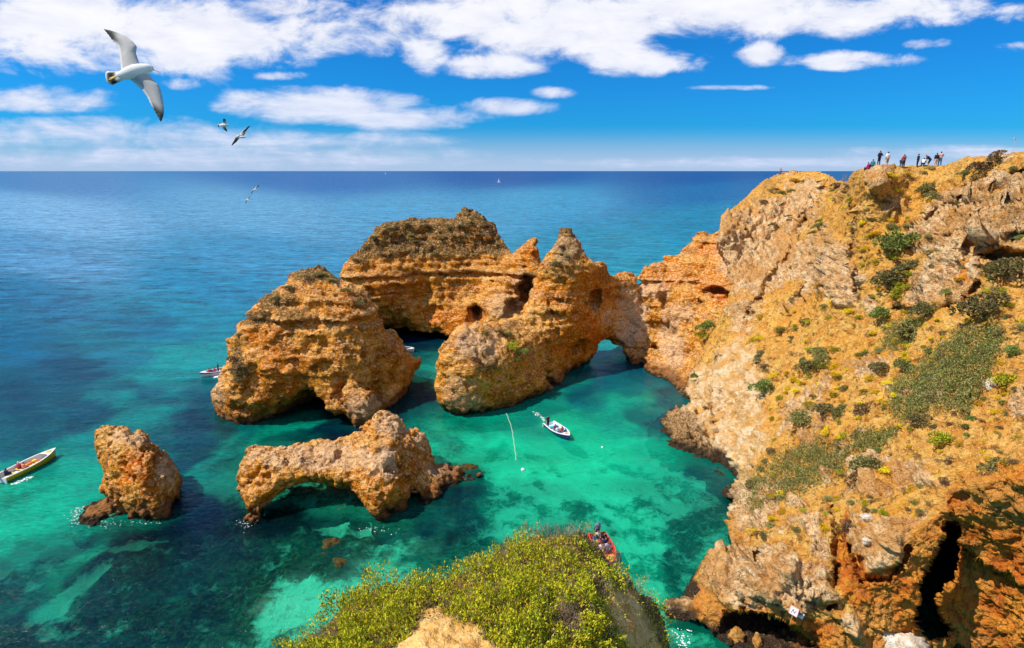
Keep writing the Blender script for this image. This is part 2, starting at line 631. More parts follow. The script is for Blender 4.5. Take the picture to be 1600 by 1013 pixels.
def water_material():
    m, t = base_mat('sea_water')
    g = t.node('ShaderNodeNewGeometry')
    P = g.outputs['Position']
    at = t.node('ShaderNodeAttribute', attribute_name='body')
    op = t.node('ShaderNodeAttribute', attribute_name='depth')
    sc_ = t.node('ShaderNodeSeparateColor')
    t.link(op.outputs['Color'], sc_.inputs[0])
    opq, calm, far = sc_.outputs
    rip = t.noise(t.mapping(P, (1.0, 2.3, 1.0), (0, 0, 0.5)), 1.05, 5.0, 0.65, 0.4)
    sw = t.noise(t.mapping(P, (0.35, 1.0, 1.0), (0, 0, 0.42)), 0.22, 3.0, 0.5, 0.4)
    fr = t.noise(t.mapping(P, (0.35, 1.0, 1.0), (0, 0, 0.1)), 0.035, 5.0, 0.65, 0.5)
    r2 = t.noise(t.mapping(P, (0.55, 1.0, 1.0), (0, 0, 0.25)), 0.42, 4.0, 0.65, 0.5)
    # light and shade of the wave faces put into the body colour
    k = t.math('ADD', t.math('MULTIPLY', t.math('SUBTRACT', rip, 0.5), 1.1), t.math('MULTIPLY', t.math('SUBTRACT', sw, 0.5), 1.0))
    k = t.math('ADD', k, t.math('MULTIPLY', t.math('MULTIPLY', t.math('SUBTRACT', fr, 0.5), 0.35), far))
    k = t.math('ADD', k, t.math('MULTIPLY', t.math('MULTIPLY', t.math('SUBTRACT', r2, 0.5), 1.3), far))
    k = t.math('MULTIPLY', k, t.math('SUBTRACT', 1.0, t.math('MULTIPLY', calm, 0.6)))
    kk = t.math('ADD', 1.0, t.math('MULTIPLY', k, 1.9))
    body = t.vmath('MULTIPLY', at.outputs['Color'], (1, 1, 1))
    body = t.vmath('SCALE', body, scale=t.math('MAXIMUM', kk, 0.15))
    h = t.math('ADD', t.math('MULTIPLY', rip, 0.22), t.math('MULTIPLY', sw, 0.6))
    h = t.math('ADD', h, t.math('MULTIPLY', t.noise(P, 3.5, 2.0), 0.05))
    h = t.math('ADD', h, t.math('MULTIPLY', fr, 1.0))
    h = t.math('ADD', h, t.math('MULTIPLY', r2, 0.5))
    bp = t.node('ShaderNodeBump')
    bp.inputs['Strength'].default_value = 1.0
    t.link(t.math('SUBTRACT', 0.42, t.math('MULTIPLY', calm, 0.22)), bp.inputs['Distance'])
    t.link(h, bp.inputs['Height'])
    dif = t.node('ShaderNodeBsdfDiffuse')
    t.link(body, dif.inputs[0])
    tr = t.node('ShaderNodeBsdfTransparent')
    tr.inputs[0].default_value = (0.20, 0.86, 0.72, 1)
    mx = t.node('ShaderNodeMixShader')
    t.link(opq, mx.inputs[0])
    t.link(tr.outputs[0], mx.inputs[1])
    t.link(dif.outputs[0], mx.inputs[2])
    gl = t.node('ShaderNodeBsdfGlossy')
    gl.inputs['Roughness'].default_value = 0.16
    gl.inputs[0].default_value = (0.9, 0.95, 1.0, 1)
    t.link(bp.outputs[0], gl.inputs['Normal'])
    fz = t.node('ShaderNodeFresnel')
    fz.inputs['IOR'].default_value = 1.33
    t.link(bp.outputs[0], fz.inputs['Normal'])
    ff = t.math('MINIMUM', t.math('MULTIPLY', fz.outputs[0], 0.75), 0.20)
    m2 = t.node('ShaderNodeMixShader')
    t.link(ff, m2.inputs[0])
    t.link(mx.outputs[0], m2.inputs[1])
    t.link(gl.outputs[0], m2.inputs[2])
    o = t.node('ShaderNodeOutputMaterial')
    t.link(m2.outputs[0], o.inputs[0])
    return m


# ------------------------------------------------------------------ the sea and its bed
def s2l(c):
    c = np.asarray(c, float) / 255.0
    return np.where(c <= 0.04045, c / 12.92, ((c + 0.055) / 1.055) ** 2.4)


# the sea's colour by place, with rock shade, sky reflection and lit patches painted in: (px, py, sRGB body, opacity of the body, weed/reef on the bed)
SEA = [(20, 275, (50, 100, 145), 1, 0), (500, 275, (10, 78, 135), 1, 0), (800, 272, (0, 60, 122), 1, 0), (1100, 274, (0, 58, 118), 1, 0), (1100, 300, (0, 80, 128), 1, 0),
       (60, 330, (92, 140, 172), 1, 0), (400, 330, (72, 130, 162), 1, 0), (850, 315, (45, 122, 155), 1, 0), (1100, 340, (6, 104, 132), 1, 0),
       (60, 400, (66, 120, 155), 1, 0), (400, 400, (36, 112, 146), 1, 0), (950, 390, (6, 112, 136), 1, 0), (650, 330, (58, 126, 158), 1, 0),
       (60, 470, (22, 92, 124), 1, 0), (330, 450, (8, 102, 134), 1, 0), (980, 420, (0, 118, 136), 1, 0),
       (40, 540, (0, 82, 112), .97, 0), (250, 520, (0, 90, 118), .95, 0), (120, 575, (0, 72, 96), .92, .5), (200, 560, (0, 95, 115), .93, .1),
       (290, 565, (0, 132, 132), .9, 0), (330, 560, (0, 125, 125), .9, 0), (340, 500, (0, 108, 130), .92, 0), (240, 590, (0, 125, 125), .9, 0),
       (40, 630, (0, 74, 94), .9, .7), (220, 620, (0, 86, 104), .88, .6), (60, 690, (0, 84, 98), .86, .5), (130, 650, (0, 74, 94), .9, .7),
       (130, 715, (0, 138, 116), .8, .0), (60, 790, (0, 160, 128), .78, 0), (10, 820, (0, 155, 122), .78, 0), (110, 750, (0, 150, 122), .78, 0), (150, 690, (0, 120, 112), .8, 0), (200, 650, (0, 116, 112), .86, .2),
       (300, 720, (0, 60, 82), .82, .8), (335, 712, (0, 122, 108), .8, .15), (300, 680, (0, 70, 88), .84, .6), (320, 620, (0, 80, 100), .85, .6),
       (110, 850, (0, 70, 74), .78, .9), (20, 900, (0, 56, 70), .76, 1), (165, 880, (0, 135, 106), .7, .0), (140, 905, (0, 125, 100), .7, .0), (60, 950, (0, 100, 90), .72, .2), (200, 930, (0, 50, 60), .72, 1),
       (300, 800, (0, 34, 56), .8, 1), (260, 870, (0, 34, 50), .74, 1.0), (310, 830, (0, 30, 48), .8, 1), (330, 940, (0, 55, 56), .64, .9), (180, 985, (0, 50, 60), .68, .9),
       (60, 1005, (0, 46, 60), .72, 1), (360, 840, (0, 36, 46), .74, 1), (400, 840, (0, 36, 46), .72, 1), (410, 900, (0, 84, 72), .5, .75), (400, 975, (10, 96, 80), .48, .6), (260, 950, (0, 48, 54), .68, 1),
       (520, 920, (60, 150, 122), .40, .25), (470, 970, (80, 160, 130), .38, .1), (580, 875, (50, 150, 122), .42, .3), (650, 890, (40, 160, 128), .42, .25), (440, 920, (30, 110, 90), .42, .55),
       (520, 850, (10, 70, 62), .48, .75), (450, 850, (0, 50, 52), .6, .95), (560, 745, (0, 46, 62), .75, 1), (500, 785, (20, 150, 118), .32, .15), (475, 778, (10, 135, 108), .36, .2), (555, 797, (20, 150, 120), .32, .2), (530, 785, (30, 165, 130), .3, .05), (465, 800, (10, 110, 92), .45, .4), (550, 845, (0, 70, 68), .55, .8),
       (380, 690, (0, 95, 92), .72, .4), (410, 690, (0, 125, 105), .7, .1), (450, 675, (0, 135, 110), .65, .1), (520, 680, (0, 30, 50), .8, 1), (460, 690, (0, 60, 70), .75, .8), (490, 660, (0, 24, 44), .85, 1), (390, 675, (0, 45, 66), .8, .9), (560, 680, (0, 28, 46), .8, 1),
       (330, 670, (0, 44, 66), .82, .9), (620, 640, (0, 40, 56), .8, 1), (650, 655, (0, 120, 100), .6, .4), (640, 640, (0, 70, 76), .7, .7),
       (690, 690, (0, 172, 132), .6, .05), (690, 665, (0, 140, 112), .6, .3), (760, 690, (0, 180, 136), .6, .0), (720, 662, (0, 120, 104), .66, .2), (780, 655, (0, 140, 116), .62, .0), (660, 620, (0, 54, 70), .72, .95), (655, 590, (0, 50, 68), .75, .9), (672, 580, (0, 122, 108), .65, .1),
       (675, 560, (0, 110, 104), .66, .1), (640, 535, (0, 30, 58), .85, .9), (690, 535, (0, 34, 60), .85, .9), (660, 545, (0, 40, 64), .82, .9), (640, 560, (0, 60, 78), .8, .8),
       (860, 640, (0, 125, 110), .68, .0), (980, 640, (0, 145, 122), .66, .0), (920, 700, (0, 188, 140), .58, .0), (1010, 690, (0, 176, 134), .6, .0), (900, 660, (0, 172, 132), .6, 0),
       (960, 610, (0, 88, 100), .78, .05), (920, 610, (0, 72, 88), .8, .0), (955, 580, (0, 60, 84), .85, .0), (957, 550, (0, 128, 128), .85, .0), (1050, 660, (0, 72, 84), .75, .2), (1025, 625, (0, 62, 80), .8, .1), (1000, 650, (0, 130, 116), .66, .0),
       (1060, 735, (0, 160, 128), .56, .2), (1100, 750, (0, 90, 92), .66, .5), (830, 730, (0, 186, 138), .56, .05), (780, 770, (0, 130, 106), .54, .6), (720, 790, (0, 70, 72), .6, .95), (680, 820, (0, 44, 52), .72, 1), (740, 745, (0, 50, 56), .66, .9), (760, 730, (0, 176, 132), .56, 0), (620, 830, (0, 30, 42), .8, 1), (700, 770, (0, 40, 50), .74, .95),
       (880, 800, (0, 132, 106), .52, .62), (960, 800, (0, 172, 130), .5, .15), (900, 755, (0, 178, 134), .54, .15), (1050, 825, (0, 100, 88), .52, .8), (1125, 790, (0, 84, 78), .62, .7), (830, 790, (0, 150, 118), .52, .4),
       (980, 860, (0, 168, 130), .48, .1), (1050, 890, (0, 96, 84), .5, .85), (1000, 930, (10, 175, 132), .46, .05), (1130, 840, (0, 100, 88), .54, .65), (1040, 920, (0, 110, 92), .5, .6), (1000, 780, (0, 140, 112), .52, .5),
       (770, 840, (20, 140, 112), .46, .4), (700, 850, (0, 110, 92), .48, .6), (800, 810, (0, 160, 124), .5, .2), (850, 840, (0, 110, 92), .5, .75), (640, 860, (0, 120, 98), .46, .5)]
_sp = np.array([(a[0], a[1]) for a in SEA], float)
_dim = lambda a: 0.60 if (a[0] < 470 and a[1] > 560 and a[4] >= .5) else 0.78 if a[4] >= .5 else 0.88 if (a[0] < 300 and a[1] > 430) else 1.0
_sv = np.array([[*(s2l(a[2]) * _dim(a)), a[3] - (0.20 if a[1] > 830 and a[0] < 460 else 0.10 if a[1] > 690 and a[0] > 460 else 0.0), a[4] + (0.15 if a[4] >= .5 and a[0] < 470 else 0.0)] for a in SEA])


def _warp(x, y):
    """far water is squeezed in the view: stretch it before blending"""
    y2 = np.where(y > 560, y, 560 - (560 - y) * 1.7)
    x2 = np.where(y > 560, x, 800 + (x - 800) * np.clip(1 - (560 - y) / 500.0, 0.4, 1))
    return x2, y2


_wx, _wy = _warp(_sp[:, 0], _sp[:, 1])


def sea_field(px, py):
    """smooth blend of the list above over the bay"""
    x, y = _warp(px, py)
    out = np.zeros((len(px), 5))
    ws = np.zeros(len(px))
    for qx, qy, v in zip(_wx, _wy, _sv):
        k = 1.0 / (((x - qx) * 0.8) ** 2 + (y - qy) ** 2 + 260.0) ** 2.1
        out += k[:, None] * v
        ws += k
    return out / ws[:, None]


def sea_wander(P):
    W = P.copy()
    W[:, 0] += fbm(P, 15.0, 3, 0.6) * 7.0 + fbm(P, 3.0, 3, 0.6, 9.0) * 1.6
    W[:, 1] += fbm(P + 50, 15.0, 3, 0.6) * 4.5 + fbm(P, 3.0, 3, 0.6, 19.0) * 1.6
    return W


def build_sea():
    # polar sheet about the viewpoint's foot, out to the horizon
    rad = np.concatenate([np.arange(14, 150, 0.55), np.geomspace(150, 1500, 160)[1:], np.geomspace(1500, 60000, 60)[1:]])
    ang_f = np.radians(np.arange(-52, 52.01, 0.22))
    ang_o = np.radians(np.arange(54, 306.1, 3.0))
    ang = np.concatenate([ang_f, ang_o])
    nA, nR = len(ang), len(rad)
    R, T = np.meshgrid(rad, ang, indexing='ij')
    P = np.stack([R * np.sin(T), R * np.cos(T), np.zeros_like(R)], -1).reshape(-1, 3)
    idx = np.arange(nR * nA).reshape(nR, nA)
    a = idx[:-1]
    b = idx[1:]
    F = np.stack([a, np.roll(a, -1, 1), np.roll(b, -1, 1), b], -1).reshape(-1, 4)
    me = new_mesh('sea', P, F, [water_material()], True)
    # look up the place's depth and colour, with wandering edges between sand and weed
    W = P.copy()
    near = R.ravel() < 400
    W[near] = sea_wander(P[near])
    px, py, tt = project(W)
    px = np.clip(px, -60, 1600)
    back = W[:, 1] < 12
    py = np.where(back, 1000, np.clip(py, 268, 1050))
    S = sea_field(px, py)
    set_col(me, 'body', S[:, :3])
    d = np.zeros((len(P), 3))
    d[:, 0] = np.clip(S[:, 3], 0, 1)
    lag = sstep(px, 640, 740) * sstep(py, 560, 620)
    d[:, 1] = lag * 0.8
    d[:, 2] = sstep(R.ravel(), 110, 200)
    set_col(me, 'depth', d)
    tag(link('sea', me), kind='structure')


def seabed_material():
    m, t = base_mat('sandy_seabed')
    g = t.node('ShaderNodeNewGeometry')
    P = g.outputs['Position']
    at = t.node('ShaderNodeAttribute', attribute_name='reef')
    f = t.node('ShaderNodeSeparateColor')
    t.link(at.outputs['Color'], f.inputs[0])
    n = t.noise(P, 0.45, 6.0, 0.68, 0.4)
    r = t.math('ADD', f.outputs[0], t.math('MULTIPLY', t.math('SUBTRACT', n, 0.5), 2.6))
    sand = t.mix(t.noise(P, 0.25, 4.0), (0.74, 0.72, 0.58), (0.92, 0.90, 0.78))
    weed = t.mix(t.ss(t.noise(P, 1.6, 4.0, 0.7), 0.42, 0.66), (0.008, 0.012, 0.010), (0.16, 0.15, 0.06))
    r = t.math('ADD', r, t.math('MULTIPLY', t.math('SUBTRACT', t.noise(P, 1.9, 5.0, 0.75), 0.5), 1.6))
    c = t.mix(t.ss(r, 0.12, 0.88), sand, weed)
    bp = t.node('ShaderNodeBump')
    bp.inputs['Distance'].default_value = 0.6
    t.link(n, bp.inputs['Height'])
    return finish(m, t, c, 0.95, bp.outputs[0], 0.05)


def build_seabed():
    xs = np.arange(-105, 62, 0.42)
    ys = np.arange(12, 175, 0.42)
    Xg, Yg = np.meshgrid(xs, ys)
    P = np.stack([Xg, Yg, np.zeros_like(Xg)], -1).reshape(-1, 3)
    px, py, _ = project(sea_wander(P))
    S = sea_field(np.clip(px, -60, 1600), np.clip(py, 268, 1050))
    pat = fbm(P, 5.5, 4, 0.6, 3.0)
    reef = S[:, 4] * 1.1 + 0.75 * pat + 0.25 * fbm(P, 1.6, 3, 0.6, 33.0)
    z = -2.6 + 0.5 * fbm(P, 22.0, 2) + 0.9 * np.clip(reef, 0, 1) * (0.5 + fbm(P, 3.0, 3, 0.6, 8.0))
    z += 1.3 * sstep(py, 830, 930) * sstep(px, 330, 480)
    z -= 3.0 * sstep(Yg.ravel(), 100, 150)
    P[:, 2] = np.minimum(z, -0.35)
    n0, n1 = Xg.shape
    idx = np.arange(n0 * n1).reshape(n0, n1)
    F = np.stack([idx[:-1, :-1], idx[:-1, 1:], idx[1:, 1:], idx[1:, :-1]], -1).reshape(-1, 4)
    me = new_mesh('seabed', P, F, [seabed_material()])
    set_col(me, 'reef', np.repeat(np.clip(reef, 0, 1)[:, None], 3, 1))
    tag(link('seabed', me), kind='structure')


build_sea()
build_seabed()


# ------------------------------------------------------------------ rocks as carved volumes
def volume_rock(name, outline, ctrl, thick, vox, mantle_max=9999, carves=(), adds=(), knob=0.7, led=0.30, notch=1.0,
                stains=(), pales=(), mantles=(), mantle_z=17.3, holes=(), rnd=1.6, zlo=-3.2, hole_gap=7.5, hmax=1.0, kb=1.2, wl=5.5, fine=0.22, wlk=2.2):
    outline = np.asarray(outline, float)
    x0, x1 = outline[:, 0].min() - 30, outline[:, 0].max() + 30
    y0, y1 = outline[:, 1].min() - 30, outline[:, 1].max() + 30
    st = 2.0
    gx, gy = np.meshgrid(np.arange(x0, x1, st), np.arange(y0, y1, st))
    S = poly_sd(gx, gy, outline)
    for hpoly in holes:
        S = np.maximum(S, hole_gap - poly_sd(gx, gy, hpoly))
    pts, val = ctrl_Y(ctrl)
    LY = RBF(pts, val, 2e-4)(gx, gy)
    LY = np.clip(LY, val.min() - 0.04, val.max() + 0.05)
    Yi = np.exp(LY)
    ins = S < 6
    corners = []
    for dY in (-2.5, thick + 1.5):
        dx, dy, dz = pix_dir(gx[ins], gy[ins])
        tq = (Yi[ins] + dY) / dy
        corners.append(np.stack([dx * tq, dy * tq, CAM_H + dz * tq], 1))
    cc = np.concatenate(corners)
    lo, hi = cc.min(0) - 1.5, cc.max(0) + 1.5
    lo[2] = max(lo[2], zlo)
    n = np.ceil((hi - lo) / vox).astype(int)
    ax = [lo[i] + vox * np.arange(n[i]) for i in range(3)]
    G = np.stack(np.meshgrid(*ax, indexing='ij'), -1).reshape(-1, 3).astype(np.float32)
    u, v, t = project(G)
    s = bilin(S, x0, y0, st, u, v)
    yf = bilin(Yi, x0, y0, st, u, v)
    off = np.maximum.reduce([x0 - u, u - x1, y0 - v, v - y1, np.zeros_like(u)])
    fs = (s + off) * t / FPX
    # front wall, rounded towards the outline; back closed at a real thickness
    edge = np.clip(-fs, 0, 12)
    bulge = rnd * (1 - np.sqrt(np.clip(1 - (1 - np.clip(edge / (rnd * 1.5), 0, 1)) ** 2, 0, 1)))
    ff = (yf + bulge - G[:, 1]) * 0.85
    th = np.minimum(thick, 3.0 + 2.6 * edge)
    fb = (G[:, 1] - yf - th) * 0.8
    f = smax(fs, ff, 0.5)
    f = smax(f, fb, kb)
    for c in adds:
        f = smin(f, (np.linalg.norm((G - c[0]) / np.array(c[1]), axis=1) - 1) * min(c[1]), 0.8)
    for c in carves:
        e = (np.linalg.norm((G - c[0]) / np.array(c[1]), axis=1) - 1) * min(c[1])
        f = smax(f, -e, 0.6)
    band = np.abs(f) < 2.4
    B_ = G[band]
    fbnd = f[band]
    warp = fbm(B_, 14.0, 2, 0.5, 5.0)
    zz = B_[:, 2] + 0.7 * warp
    d = -0.42 + 0.80 * fbm(B_, wl, 3, 0.55) - knob * 0.50 * billow(B_, wlk * 1.25, 3, 0.55, 2.0)
    d -= 0.50 * billow(B_ * np.array([1, 1, 0.28], np.float32), wl * 0.55, 2, 0.55, 12.0) * sstep(B_[:, 2], 18, 12)
    j1 = B_[:, 0] * 0.80 + B_[:, 1] * 0.45 + B_[:, 2] * 0.18 + 1.3 * fbm(B_, 6.0, 2, 0.5, 51.0)
    j2 = B_[:, 0] * -0.50 + B_[:, 1] * 0.80 - B_[:, 2] * 0.25 + 1.3 * fbm(B_, 6.0, 2, 0.5, 61.0)
    d += 0.5 * knob * (0.34 * strata(j1 * 0.7) + 0.34 * strata(j2 * 0.7 + 20))
    d += led * strata(zz) * (0.45 + 0.9 * sstep(fbm(B_, 9.0, 2, 0.5, 31.0), -0.3, 0.5))
    # the hard bed at fifteen metres stands proud over a recess
    zl = B_[:, 2] + 0.35 * fbm(B_, 4.0, 2, 0.5, 9.0)
    d += led * (0.8 * sstep(zl, 13.2, 14.0) * sstep(zl, 14.5, 14.2) - 1.0 * sstep(zl, 14.3, 14.5) * sstep(zl, 16.6, 15.4))
    # waves cut a notch at the foot
    d += notch * 0.7 * sstep(B_[:, 2], 1.6, 0.3)
    hi_mantle = sstep(zl, mantle_z, mantle_z + 1.0)
    d -= hi_mantle * 0.45 * billow(B_, 1.7, 2, 0.6, 7.0)
    d = np.clip(d, -0.8 * hmax, 0.75)
    f[band] = fbnd + d
    f = f.reshape(n)
    f[:, :, 0] = np.maximum(f[:, :, 0], vox)
    V, Q = iso_mesh(f, lo, vox)
    me = new_mesh(name, V, Q, [M_ROCK])
    N = normals(me)
    Vw = V + 0.35 * np.stack([fbm(V, 1.6, 2, 0.5, k) for k in (3.0, 13.0, 23.0)], 1)
    amp = fine * (0.7 * fbm(V, 1.0, 3, 0.6, 4.0) + 0.95 * facets(Vw, 9.0 * fine, 5) + 0.5 * facets(Vw, 3.8 * fine, 9) + 0.4 * billow(V, 0.9, 2, 0.5, 6.0))
    V2 = V + N * amp[:, None]
    me.vertices.foreach_set('co', V2.astype(np.float32).ravel())
    me.update()
    u, v, t = project(V2)
    mk = np.zeros((len(V2), 3))
    wb = fbm(V2, 2.5, 3, 0.6, 1.5)

    def spots(lst):
        o = np.zeros(len(V2))
        for (qx, qy, rx, ry, wt) in lst:
            r = np.sqrt(((u - qx) / rx) ** 2 + ((v - qy) / ry) ** 2)
            o = np.maximum(o, wt * sstep(r + 0.55 * wb, 1.15, 0.6))
        return o
    mk[:, 0] = spots(stains)
    mk[:, 1] = spots(pales)
    steep = sstep(N[:, 2], -0.15, 0.25)
    mk[:, 2] = sstep(V2[:, 2] + 0.8 * wb, mantle_z, mantle_z + 0.7) * steep * sstep(u + 10 * wb, mantle_max, mantle_max - 20)
    mk[:, 2] = np.maximum(mk[:, 2], spots(mantles))
    set_col(me, 'mask', mk)
    return me


def at(px, py, Yw):
    return unproj(px, py, Yw=Yw).astype(np.float32)


ROCKS = {}


def stack(name, label, cat, me, group=None):
    o = link(name, me)
    tag(o, label, cat, group)
    ROCKS[label] = o
    return o


# -- the broad stack on the left
ol = [(334, 720), (330, 640), (331, 611), (353, 583), (360, 561), (360, 530), (371, 512), (394, 494), (428, 458), (456, 435), (497, 421), (517, 427),
      (534, 443), (553, 450), (572, 457), (584, 480), (602, 512), (616, 530), (634, 547), (650, 565), (645, 590), (643, 618), (636, 700), (560, 720)]
ct = [('f', 334, 650), ('f', 360, 661), ('f', 396, 665), ('f', 435, 654), ('f', 541, 667), ('f', 584, 661), ('f', 613, 640), ('f', 643, 618),
      (480, 560, 80.5), (470, 500, 83), (497, 425, 90), (400, 560, 80.5), (365, 545, 82), (345, 600, 79.5), (600, 560, 86), (640, 575, 90),
      (555, 560, 82), (560, 480, 87), (540, 620, 78.3), (430, 470, 85.5), (600, 610, 84.5), (480, 620, 80.0), (440, 600, 79.0)]
me = volume_rock('sea_stack', ol, ct, 20, 0.27,
                 carves=[(at(492, 645, 80.5), (4.6, 6.5, 4.4)), (at(455, 655, 79.0), (3.0, 4.0, 2.6)), (at(452, 565, 80.3), (.9, 1.6, .7)), (at(465, 562, 80.3), (.7, 1.2, .7)),
                         (at(532, 606, 79.0), (.7, 3.0, 3.6)), (at(378, 560, 79.9), (1.6, 1.0, 1.3)), (at(590, 612, 83.3), (1.6, 1.6, 1.4))],
                 adds=[(at(540, 632, 79.6), (2.4, 2.2, 4.0)), (at(561, 642, 78.8), (2.0, 2.0, 3.0))],
                 stains=[(440, 575, 50, 35, .55), (545, 480, 22, 45, .7), (420, 520, 40, 20, .4)], pales=[(570, 640, 30, 24, .5), (340, 610, 14, 30, .5)], mantles=[(432, 470, 34, 16, .9), (398, 498, 24, 12, .9), (500, 432, 50, 12, .9), (372, 556, 12, 34, .9), (455, 490, 30, 10, .7), (560, 468, 22, 14, .7), (520, 470, 22, 8, .5)],
                 mantle_z=19.6)
stack('sea_stack', 'broad ochre sea stack with a dark hollow at its foot, left of the cove', 'rock', me)

# -- the long flat-topped stack behind
ol = [(530, 560), (530, 470), (536, 432), (541, 416), (563, 391), (581, 370), (602, 347), (630, 345), (660, 343), (681, 343), (713, 347), (715, 334), (727, 327), (743, 334), (763, 345),
      (779, 359), (781, 373), (795, 391), (802, 396), (816, 384), (834, 377), (841, 387), (843, 412), (860, 440), (860, 560)]
ct = [('f', 609, 521), ('f', 650, 527), ('f', 700, 532), (560, 500, 118), (545, 430, 119), (560, 400, 123), (600, 350, 128), (660, 345, 133), (727, 330, 134), (660, 400, 126),
      (660, 460, 124), (640, 500, 122), (740, 400, 128), (745, 460, 124), (780, 370, 131), (780, 420, 126), (830, 385, 125), (830, 430, 122), (785, 470, 118), (820, 470, 121), (760, 500, 117),
      (600, 440, 121), (600, 490, 121), (720, 470, 123)]
me = volume_rock('sea_stack', ol, ct, 24, 0.36, carves=[(at(743, 494, 119.5), (2.3, 8, 3.0)), (at(824, 458, 119.5), (2.3, 9, 5.8)), (at(806, 478, 117.5), (2.0, 4, 2.6)), (at(640, 535, 124), (12, 7, 3.2)), (at(748, 470, 119.0), (1.4, 3, 2.4))],
                 stains=[(620, 450, 60, 26, .5), (700, 500, 60, 22, .55), (745, 380, 20, 25, .5), (830, 400, 16, 16, .6)], pales=[(790, 480, 35, 22, .5), (815, 440, 20, 15, .4)],
                 mantle_z=17.4, mantle_max=800, knob=0.8, notch=1.6, fine=0.25, led=0.42)
stack('sea_stack', 'long flat-topped sea stack with a dark scrubby cap, farthest of the rocks', 'rock', me)

# -- the pointed stack with the low block in front and the arch to its right
ol = [(701, 720), (694, 640), (687, 622), (681, 569), (695, 540), (717, 512), (749, 507), (777, 505), (800, 497), (820, 487), (834, 448), (845, 419), (859, 398), (873, 380), (875, 361), (884, 356), (891, 357),
      (902, 377), (919, 405), (930, 412), (942, 413), (953, 434), (962, 434), (990, 437), (1001, 450), (1008, 480), (1010, 640), (940, 660), (800, 720)]
hol = [(925, 572), (936, 549), (941, 537), (950, 532), (962, 532), (976, 540), (979, 566), (990, 640), (900, 660), (905, 600)]
ct = [('f', 701, 652), ('f', 738, 650), ('f', 795, 637), ('f', 838, 623), ('f', 873, 605), ('f', 887, 585), ('f', 925, 570), (940, 545, 107), (978, 562, 108), (685, 580, 82.5), (717, 514, 86), (749, 510, 89), (740, 580, 81.5), (790, 560, 86),
      (800, 500, 95), (770, 600, 82.5), (840, 450, 101), (875, 365, 106), (891, 360, 106.5), (880, 420, 101), (860, 500, 97), (860, 560, 94.5), (900, 500, 99), (920, 440, 103), (942, 416, 106), (930, 530, 103),
      (960, 440, 110), (990, 440, 112), (960, 500, 109), (990, 500, 110), (990, 560, 109), (1000, 600, 108), (830, 530, 93), (815, 580, 88)]
me = volume_rock('sea_stack', ol, ct, 11, 0.28, holes=[hol],
                 carves=[(at(930, 468, 104.5), (2.1, 3.2, 2.8)), (at(872, 540, 95.5), (.8, 1.3, 2.8)), (at(858, 470, 98.8), (.6, 1.0, 1.6)), (at(872, 520, 96.5), (.6, 1.2, 1.6)), (at(905, 545, 100.3), (2.2, 2.0, 2.2)), (at(860, 590, 92.5), (2.6, 2.0, 1.4))],
                 stains=[(905, 520, 40, 50, .6), (920, 440, 28, 30, .45), (860, 460, 30, 16, .5)], pales=[(740, 540, 40, 28, .6), (715, 610, 26, 30, .35), (885, 385, 22, 26, .6), (985, 490, 30, 40, .7), (950, 500, 12, 14, .5), (730, 632, 40, 20, .4)],
                 mantles=[(885, 395, 26, 26, .6), (870, 425, 30, 14, .5), (760, 570, 26, 16, .6), (800, 512, 24, 10, .5), (945, 430, 16, 14, .5)], mantle_z=24, hmax=0.42, kb=0.5, knob=0.9, led=0.32, fine=0.25, rnd=1.3, wl=5.0, wlk=1.9)
stack('sea_stack', 'pointed ochre sea stack with a low block in front, joined to a small arch', 'rock', me)

# -- the bridge-shaped rock in front
ol = [(385, 880), (380, 824), (397, 802), (392, 790), (382, 777), (376, 747), (384, 725), (390, 704), (400, 701), (422, 705), (450, 704), (470, 696), (500, 692), (520, 695), (545, 689), (565, 675), (582, 662), (595, 649),
      (610, 650), (622, 660), (631, 677), (647, 676), (660, 685), (666, 702), (663, 720), (672, 722), (677, 735), (685, 730), (705, 730), (725, 739), (740, 735), (728, 790), (672, 850), (585, 890), (440, 900)]
hol = [(452, 774), (475, 767), (500, 769), (535, 775), (552, 785), (562, 800), (567, 815), (575, 850), (560, 900), (450, 900), (436, 860), (432, 812), (427, 795), (440, 786)]
ct = [('f', 390, 818), ('f', 425, 813), ('f', 570, 822, 0), ('f', 587, 829), ('f', 612, 808), ('f', 645, 795), ('f', 672, 787), ('f', 705, 760), ('f', 727, 745), (382, 750, 56), (400, 703, 59), (420, 760, 55.5), (470, 755, 56), (470, 698, 60), (540, 692, 61), (540, 765, 55.5),
      (600, 652, 62.5), (640, 680, 63), (600, 700, 58), (610, 760, 55.0), (575, 770, 54.5), (655, 720, 61), (640, 750, 58.5), (690, 740, 62.5), (565, 720, 58), (500, 730, 57.5), (710, 735, 65)]
me = volume_rock('rock_arch', ol, ct, 4.6, 0.165, holes=[hol], adds=[(at(700, 752, 62.6), (2.4, 1.6, 1.0)), (at(716, 744, 64.0), (2.0, 1.3, .8)), (at(728, 741, 64.8), (1.2, 1.0, .5))], carves=[(at(649, 775, 59.2), (.45, 2.4, 3.0)), (at(670, 755, 61.0), (1.1, 1.2, 1.6)), (at(607, 742, 56.2), (1.2, .5, .3)), (at(690, 765, 61.8), (1.6, 1.0, .8))],
                 stains=[(645, 728, 16, 14, .7), (600, 780, 24, 18, .3)], pales=[(600, 720, 20, 30, .8), (500, 715, 120, 20, .55), (610, 665, 25, 20, .6), (690, 735, 24, 14, .6), (660, 690, 14, 22, .5)],
                 mantle_z=30, hole_gap=19.0, hmax=0.6, kb=0.35, knob=0.8, led=0.22, notch=0.55, fine=0.2, rnd=0.8, wl=3.4, wlk=1.3)
stack('rock_arch', 'low tan rock arch like a bridge standing in the shallows', 'rock', me)

